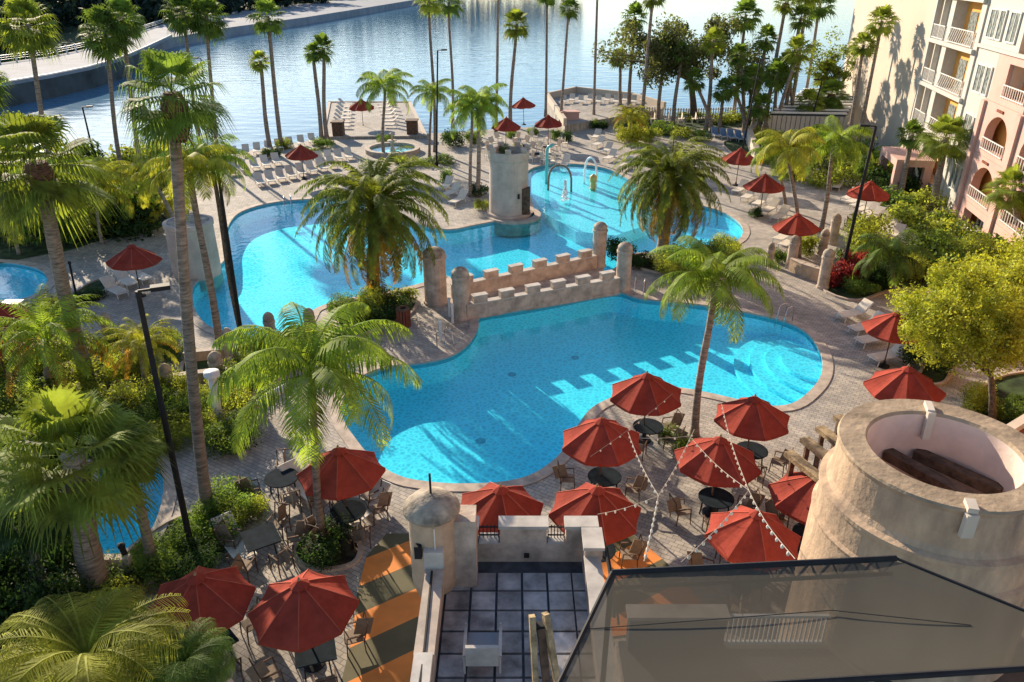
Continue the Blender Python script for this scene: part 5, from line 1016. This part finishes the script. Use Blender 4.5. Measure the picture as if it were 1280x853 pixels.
# turret
B = Vector((-1.78, 13.78, 0)); t = thing('turret', 'round stucco turret with weathered conical cap and spike at the terrace corner', 'turret', B)
b = MB(); b.lathe([(.02, 3.0), (.3, 3.4), (.5, 4.0), (.53, 4.2), (.53, 6.0), (.58, 6.08)], 32); b.build('shaft', M_stone, t, smooth=False)
b = MB(); b.lathe([(.58, 6.06), (.64, 6.12), (.62, 6.2), (.45, 6.38), (.2, 6.5), (.01, 6.54)], 32); b.build('cap', M_cap, t, smooth=True)
b = MB(); b.tube([(0, 0, 6.5), (0, 0, 7.05)], .025, 8); b.build('spike', M_black, t)
b = MB(); b.box((-.28, -.52, 5.35), (.16, .12, .34)); b.build('lantern', M_black, t)
b = MB(); b.box((.62, .1, 4.9), (.7, .6, 2.0)); b.build('buttress', M_stonep, t)
b = MB(); b.tube([(.1, -.56, 4.9), (.1, -.56, 6.0)], .015, 6); b.build('conduit', M_white, t)
# white chair and timber posts on the terrace
B = P(604, 822, 4.05); t = thing('white_chair', 'pale grey armchair on the rooftop terrace', 'chair', B); f = MB()
for x in (-.36, .36): f.bar((x, -.4, .0), (x, -.4, .5), .04); f.bar((x, .35, 0), (x, .35, .6), .04); f.bar((x, -.42, .5), (x, .38, .5), .06, .04)
f.build('frame', M_capw, t); b = MB(); b.box((0, -.05, .36), (.62, .66, .1)); b.build('seat', M_conc, t); b = MB(); b.box((0, -.42, .52), (.66, .08, .5)); b.build('backrest', M_capw, t)
t = thing('timber_frame', 'pair of weathered timber posts with brown board at bottom centre', 'timber frame', (0, 0, 0))
for a, c in ((atY(665, 770, 10.6), atY(672, 900, 9.8)), (atY(682, 767, 10.6), atY(704, 900, 9.8))): b = MB(); b.bar(a, c, .11, .16); b.build('post', M_wood, t)
b = MB(); b.bar(atY(676, 786, 10.5), atY(688, 900, 9.8), .15, .06); b.build('board', M_woodd, t); b = MB(); b.bar(atY(667, 783, 10.55), atY(685, 783, 10.55), .13, .12); b.build('bracket', M_black, t)
# lower terrace seen through the mesh canopy
t = thing('lower_terrace', 'dim grey terrace seen through the mesh canopy', 'terrace')
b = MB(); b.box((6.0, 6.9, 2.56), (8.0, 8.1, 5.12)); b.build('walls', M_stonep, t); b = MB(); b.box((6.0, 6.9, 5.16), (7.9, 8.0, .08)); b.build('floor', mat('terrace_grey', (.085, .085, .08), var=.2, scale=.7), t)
b = MB(); b.box((3.1, 10.8, 5.6), (1.8, .25, .8)); b.build('parapet', M_seawall, t); b = MB(); b.box((3.1, 10.8, 6.04), (1.9, .34, .08)); b.build('coping', M_coping, t)
b = MB(); b.bar((4.05, 10.8, 5.95), (5.95, 10.8, 5.95), .06); b.bar((4.05, 10.8, 5.28), (5.95, 10.8, 5.28), .06)
for k in range(22): b.bar((4.1+k*.087, 10.8, 5.28), (4.1+k*.087, 10.8, 5.95), .03)
b.build('balustrade', M_white, t)
b = MB(); b.box((5.6, 8.2, 5.5), (1.5, .9, .55)); b.box((5.6, 8.2, 5.8), (1.6, 1.0, .05)); b.build('roof_hatch', M_conc, t)
# ------------------------------------------------------------------ big round tower
TX, TY = 7.85, 11.78
t = thing('round_tower', 'large open-topped round stucco tower at lower right', 'tower', (TX, TY, 0))
b = MB(); b.lathe([(2.16, 0), (2.02, 6.2), (2.0, 7.3), (2.02, 7.38), (1.94, 7.42), (1.93, 7.95), (1.98, 7.98), (1.98, 8.06), (1.86, 8.1), (1.80, 8.2), (1.78, 8.9), (1.82, 9.0)], 72); b.build('drum', M_streak, t, smooth=False)
b = MB(); b.lathe([(1.82, 9.0), (1.79, 9.04), (1.33, 9.04), (1.29, 8.98)], 72); b.build('rim', mat('rim_stone', (.34, .255, .17), rough=.95, var=.2, scale=1.6, bump=.5, detail=10), t)
b = MB(); b.lathe([(1.29, 8.98), (1.28, 7.3)], 72); b.build('inner_wall', mat('inner_render', (.68, .52, .44), rough=.9, var=.07, scale=1.6, bump=.2), t, smooth=True)
b = MB(); b.lathe([(1.28, 7.3), (.01, 7.3)], 48); b.build('inner_floor', M_cap, t)
q = P(1150, 530, 8.9)-Vector((TX, TY, 0)); 
def rimpt(px, py, r, z): 
    a = P(px, py, z); d = Vector((a.x-TX, a.y-TY, 0)).normalized(); return d
d = rimpt(1158, 508, 1, 9); b = MB(); b.bar(d*1.62+Vector((0, 0, 9.08)), d*1.25+Vector((0, 0, 9.08)), .13, .1); b.bar(d*1.22+Vector((0, 0, 9.1)), d*1.2+Vector((0, 0, 8.5)), .15, .08); b.build('scupper', M_cream, t)
d = rimpt(1222, 658, 1, 9); b = MB(); b.bar(d*1.6+Vector((0, 0, 9.08)), d*1.86+Vector((0, 0, 9.06)), .16, .1); b.bar(d*1.86+Vector((0, 0, 9.0)), d*1.86+Vector((0, 0, 8.55)), .2, .1); b.build('scupper', M_cream, t)
for a, c in (((1103, 562), (1262, 652)), ((1140, 556), (1252, 616))):
    A = P(*a, 8.1)-Vector((TX, TY, 0)); C_ = P(*c, 8.1)-Vector((TX, TY, 0)); b = MB()
    for q_ in (A, C_):
        if Vector((q_.x, q_.y)).length > 1.27: k = 1.27/Vector((q_.x, q_.y)).length; q_.x *= k; q_.y *= k
    b.bar(A, C_, .24, .2); b.build('beam', M_woodd, t)
for a, c in (((1198, 704), (1320, 775)), ((1240, 690), (1330, 740)), ((1270, 680), (1340, 712))):
    b = MB(); b.bar(P(*a, 6.6), P(*c, 6.6), .28, .3); tag(b.build('rafter', M_woodd), ['nearest', 'middle', 'farthest'][[1198, 1240, 1270].index(a[0])]+' dark wooden rafter right of the big round tower', 'rafter', 'dark rafters right of the big tower')
for a, c in (((985, 566), (1042, 612)), ((1005, 549), (1054, 588)), ((1024, 535), (1066, 568)), ((1046, 521), (1080, 546))):
    k = [985, 1005, 1024, 1046].index(a[0]); B = P(*a, 2.9); C_ = P(*c, 2.9); t = thing('pergola_beam', ORD[k]+' wooden pergola beam from the front, left of the big round tower', 'pergola', (0, 0, 0), 0, 'wooden pergola beams left of the big tower')
    b = MB(); b.bar(B, C_, .34, .16); b.build('beam', M_wood, t); b = MB(); e = B.lerp(C_, .12); b.bar((e.x, e.y, 0), (e.x, e.y, 2.8), .14); b.build('post', M_woodd, t)
b = MB(); b.prism([tuple(p[:2]) for p in (P(1012, 676, 5.2), P(1022, 655, 5.2), P(1034, 652, 5.2), P(1046, 660, 5.2), P(1046, 700, 5.2), P(1012, 700, 5.2))], 0, 5.2); tag(b.build('stair_wall', M_cream), 'small rounded cream wall at the foot of the big round tower', 'wall')
# orange roofed corner behind the tower
t = thing('garden_pavilion', 'cream and terracotta pavilion corner at right edge behind the big tower', 'pavilion'); q = [P(1243, 552, 3), P(1330, 498, 3), P(1420, 560, 3), P(1330, 640, 3)]
b = MB(); b.prism([tuple(p[:2]) for p in q], 0, 3.0); b.build('roof', M_reddk, t)
b = MB()
for i in range(4): b.bar(q[i]+Vector((0, 0, .1)), q[(i+1) % 4]+Vector((0, 0, .1)), .3, .25)
b.build('parapet', M_cream, t)
# ------------------------------------------------------------------ mesh canopy with truss
MZ = 9.5; t = thing('mesh_canopy', 'translucent grey-brown mesh canopy stretched on a black truss', 'canopy'); cs = [P(*p, MZ) for p in ((765, 716), (1120, 698), (1345, 790), (1345, 832), (690, 872))]
e = MB(); N_ = 14
A, B_, C_, D_2 = cs[0], cs[1], cs[2], cs[4]
low = [P(690+f*655/N_, 872-f*36/N_, MZ) for f in range(N_+1)]; top = []
for f in range(N_+1):
    u = f/N_; x = 765+(1345-765)*u; y = 716-18*(x-765)/355 if x <= 1120 else 698+92*(x-1120)/225; top.append(P(x, y, MZ))
n0 = len(e.v)
for j in range(7):
    for i in range(N_+1): p = top[i].lerp(low[i], j/6); p = p-Vector((0, 0, .10*sin(pi*j/6)*sin(pi*i/N_))); e.v.append(tuple(p))
for j in range(6):
    for i in range(N_): a = n0+j*(N_+1)+i; e.f.append((a, a+1, a+N_+2, a+N_+1)); e.m.append(0)
e.build('mesh', M_mesh, t, smooth=True)
b = MB(); b.tube([A, B_], .045, 8); b.tube([A-Vector((0, 0, .28)), B_-Vector((0, 0, .28))], .03, 8)
for k in range(26): p = A.lerp(B_, k/26); q = A.lerp(B_, (k+1)/26); dz = Vector((0, 0, .28)); b.bar(p-(dz if k % 2 else dz*0), q-(dz*0 if k % 2 else dz), .025)
b.build('truss', M_black, t)
b = MB(); b.tube([A, D_2], .03, 8); b.tube([B_, C_], .022, 8); b.tube([cs[3], D_2], .04, 8); b.build('edge_cable', M_black, t)
b = MB(); b.tube([A+Vector((.0, 0, -.02)), (A.x-.05, A.y, 3.5)], .04, 8); b.build('support_post', M_black, t)
b = MB(); b.tube([top[0].lerp(low[0], .5), top[7].lerp(low[7], .42)-Vector((0, 0, .06)), top[11].lerp(low[11], .40)-Vector((0, 0, .05))], .006, 6); b.build('seam', M_black, t)
# ------------------------------------------------------------------ string lights
bulb = MB(); bulb.lathe([(.001, .035), (.022, .02), (.028, -.01), (.02, -.035), (.001, -.045)], 8); bo = bulb.build('bulb', M_bulb); bmesh_ = bo.data; bpy.data.objects.remove(bo)
N1 = P(823, 620, 6.5); N2 = P(936, 613, 6.5)
SL = [(P(841, 492, 3.2), P(738, 571, 3.2), 'string of bulbs crossing the umbrella at the pool edge'), (P(785, 540, 3.6), N1, 'string of bulbs from the pool-edge umbrella to the left knot'), (P(868, 537, 4.2), N1, 'string of bulbs from the palm to the left knot'), (N1, P(805, 702, 9.5), 'string of bulbs from the left knot to the canopy truss'),
 (P(802, 548, 3.4), P(866, 545, 4.2), 'short level string of bulbs beside the palm trunk'), (P(866, 550, 4.2), N2, 'string of bulbs from the palm to the right knot'), (P(902, 505, 3.2), N2, 'string of bulbs over the umbrella right of the palm to the right knot'), (N2, P(994, 699, 9.5), 'string of bulbs from the right knot to the truss, right strand'), (N2, P(851, 703, 9.5), 'string of bulbs from the right knot to the truss, left strand'), (N1, P(747, 643, 4.0), 'string of bulbs running left from the left knot')]
for a, c, lb in SL:
    t = thing('string_light', lb, 'string light', a, 0, 'string lights over the near umbrellas'); L = (c-a).length; n = 14; pts = [((c-a)*(i/n))-Vector((0, 0, .05*L*.35*sin(pi*i/n))) for i in range(n+1)]
    b = MB(); b.tube(pts, .007, 5); b.build('wire', M_wire, t); nb = int(L/.55)
    for k in range(1, nb): 
        f = k/nb*n; i = int(f); p = pts[i].lerp(pts[min(i+1, n)], f-i); o = bpy.data.objects.new('bulb', bmesh_); COL.objects.link(o); o.parent = t; o.location = p-Vector((0, 0, .04))
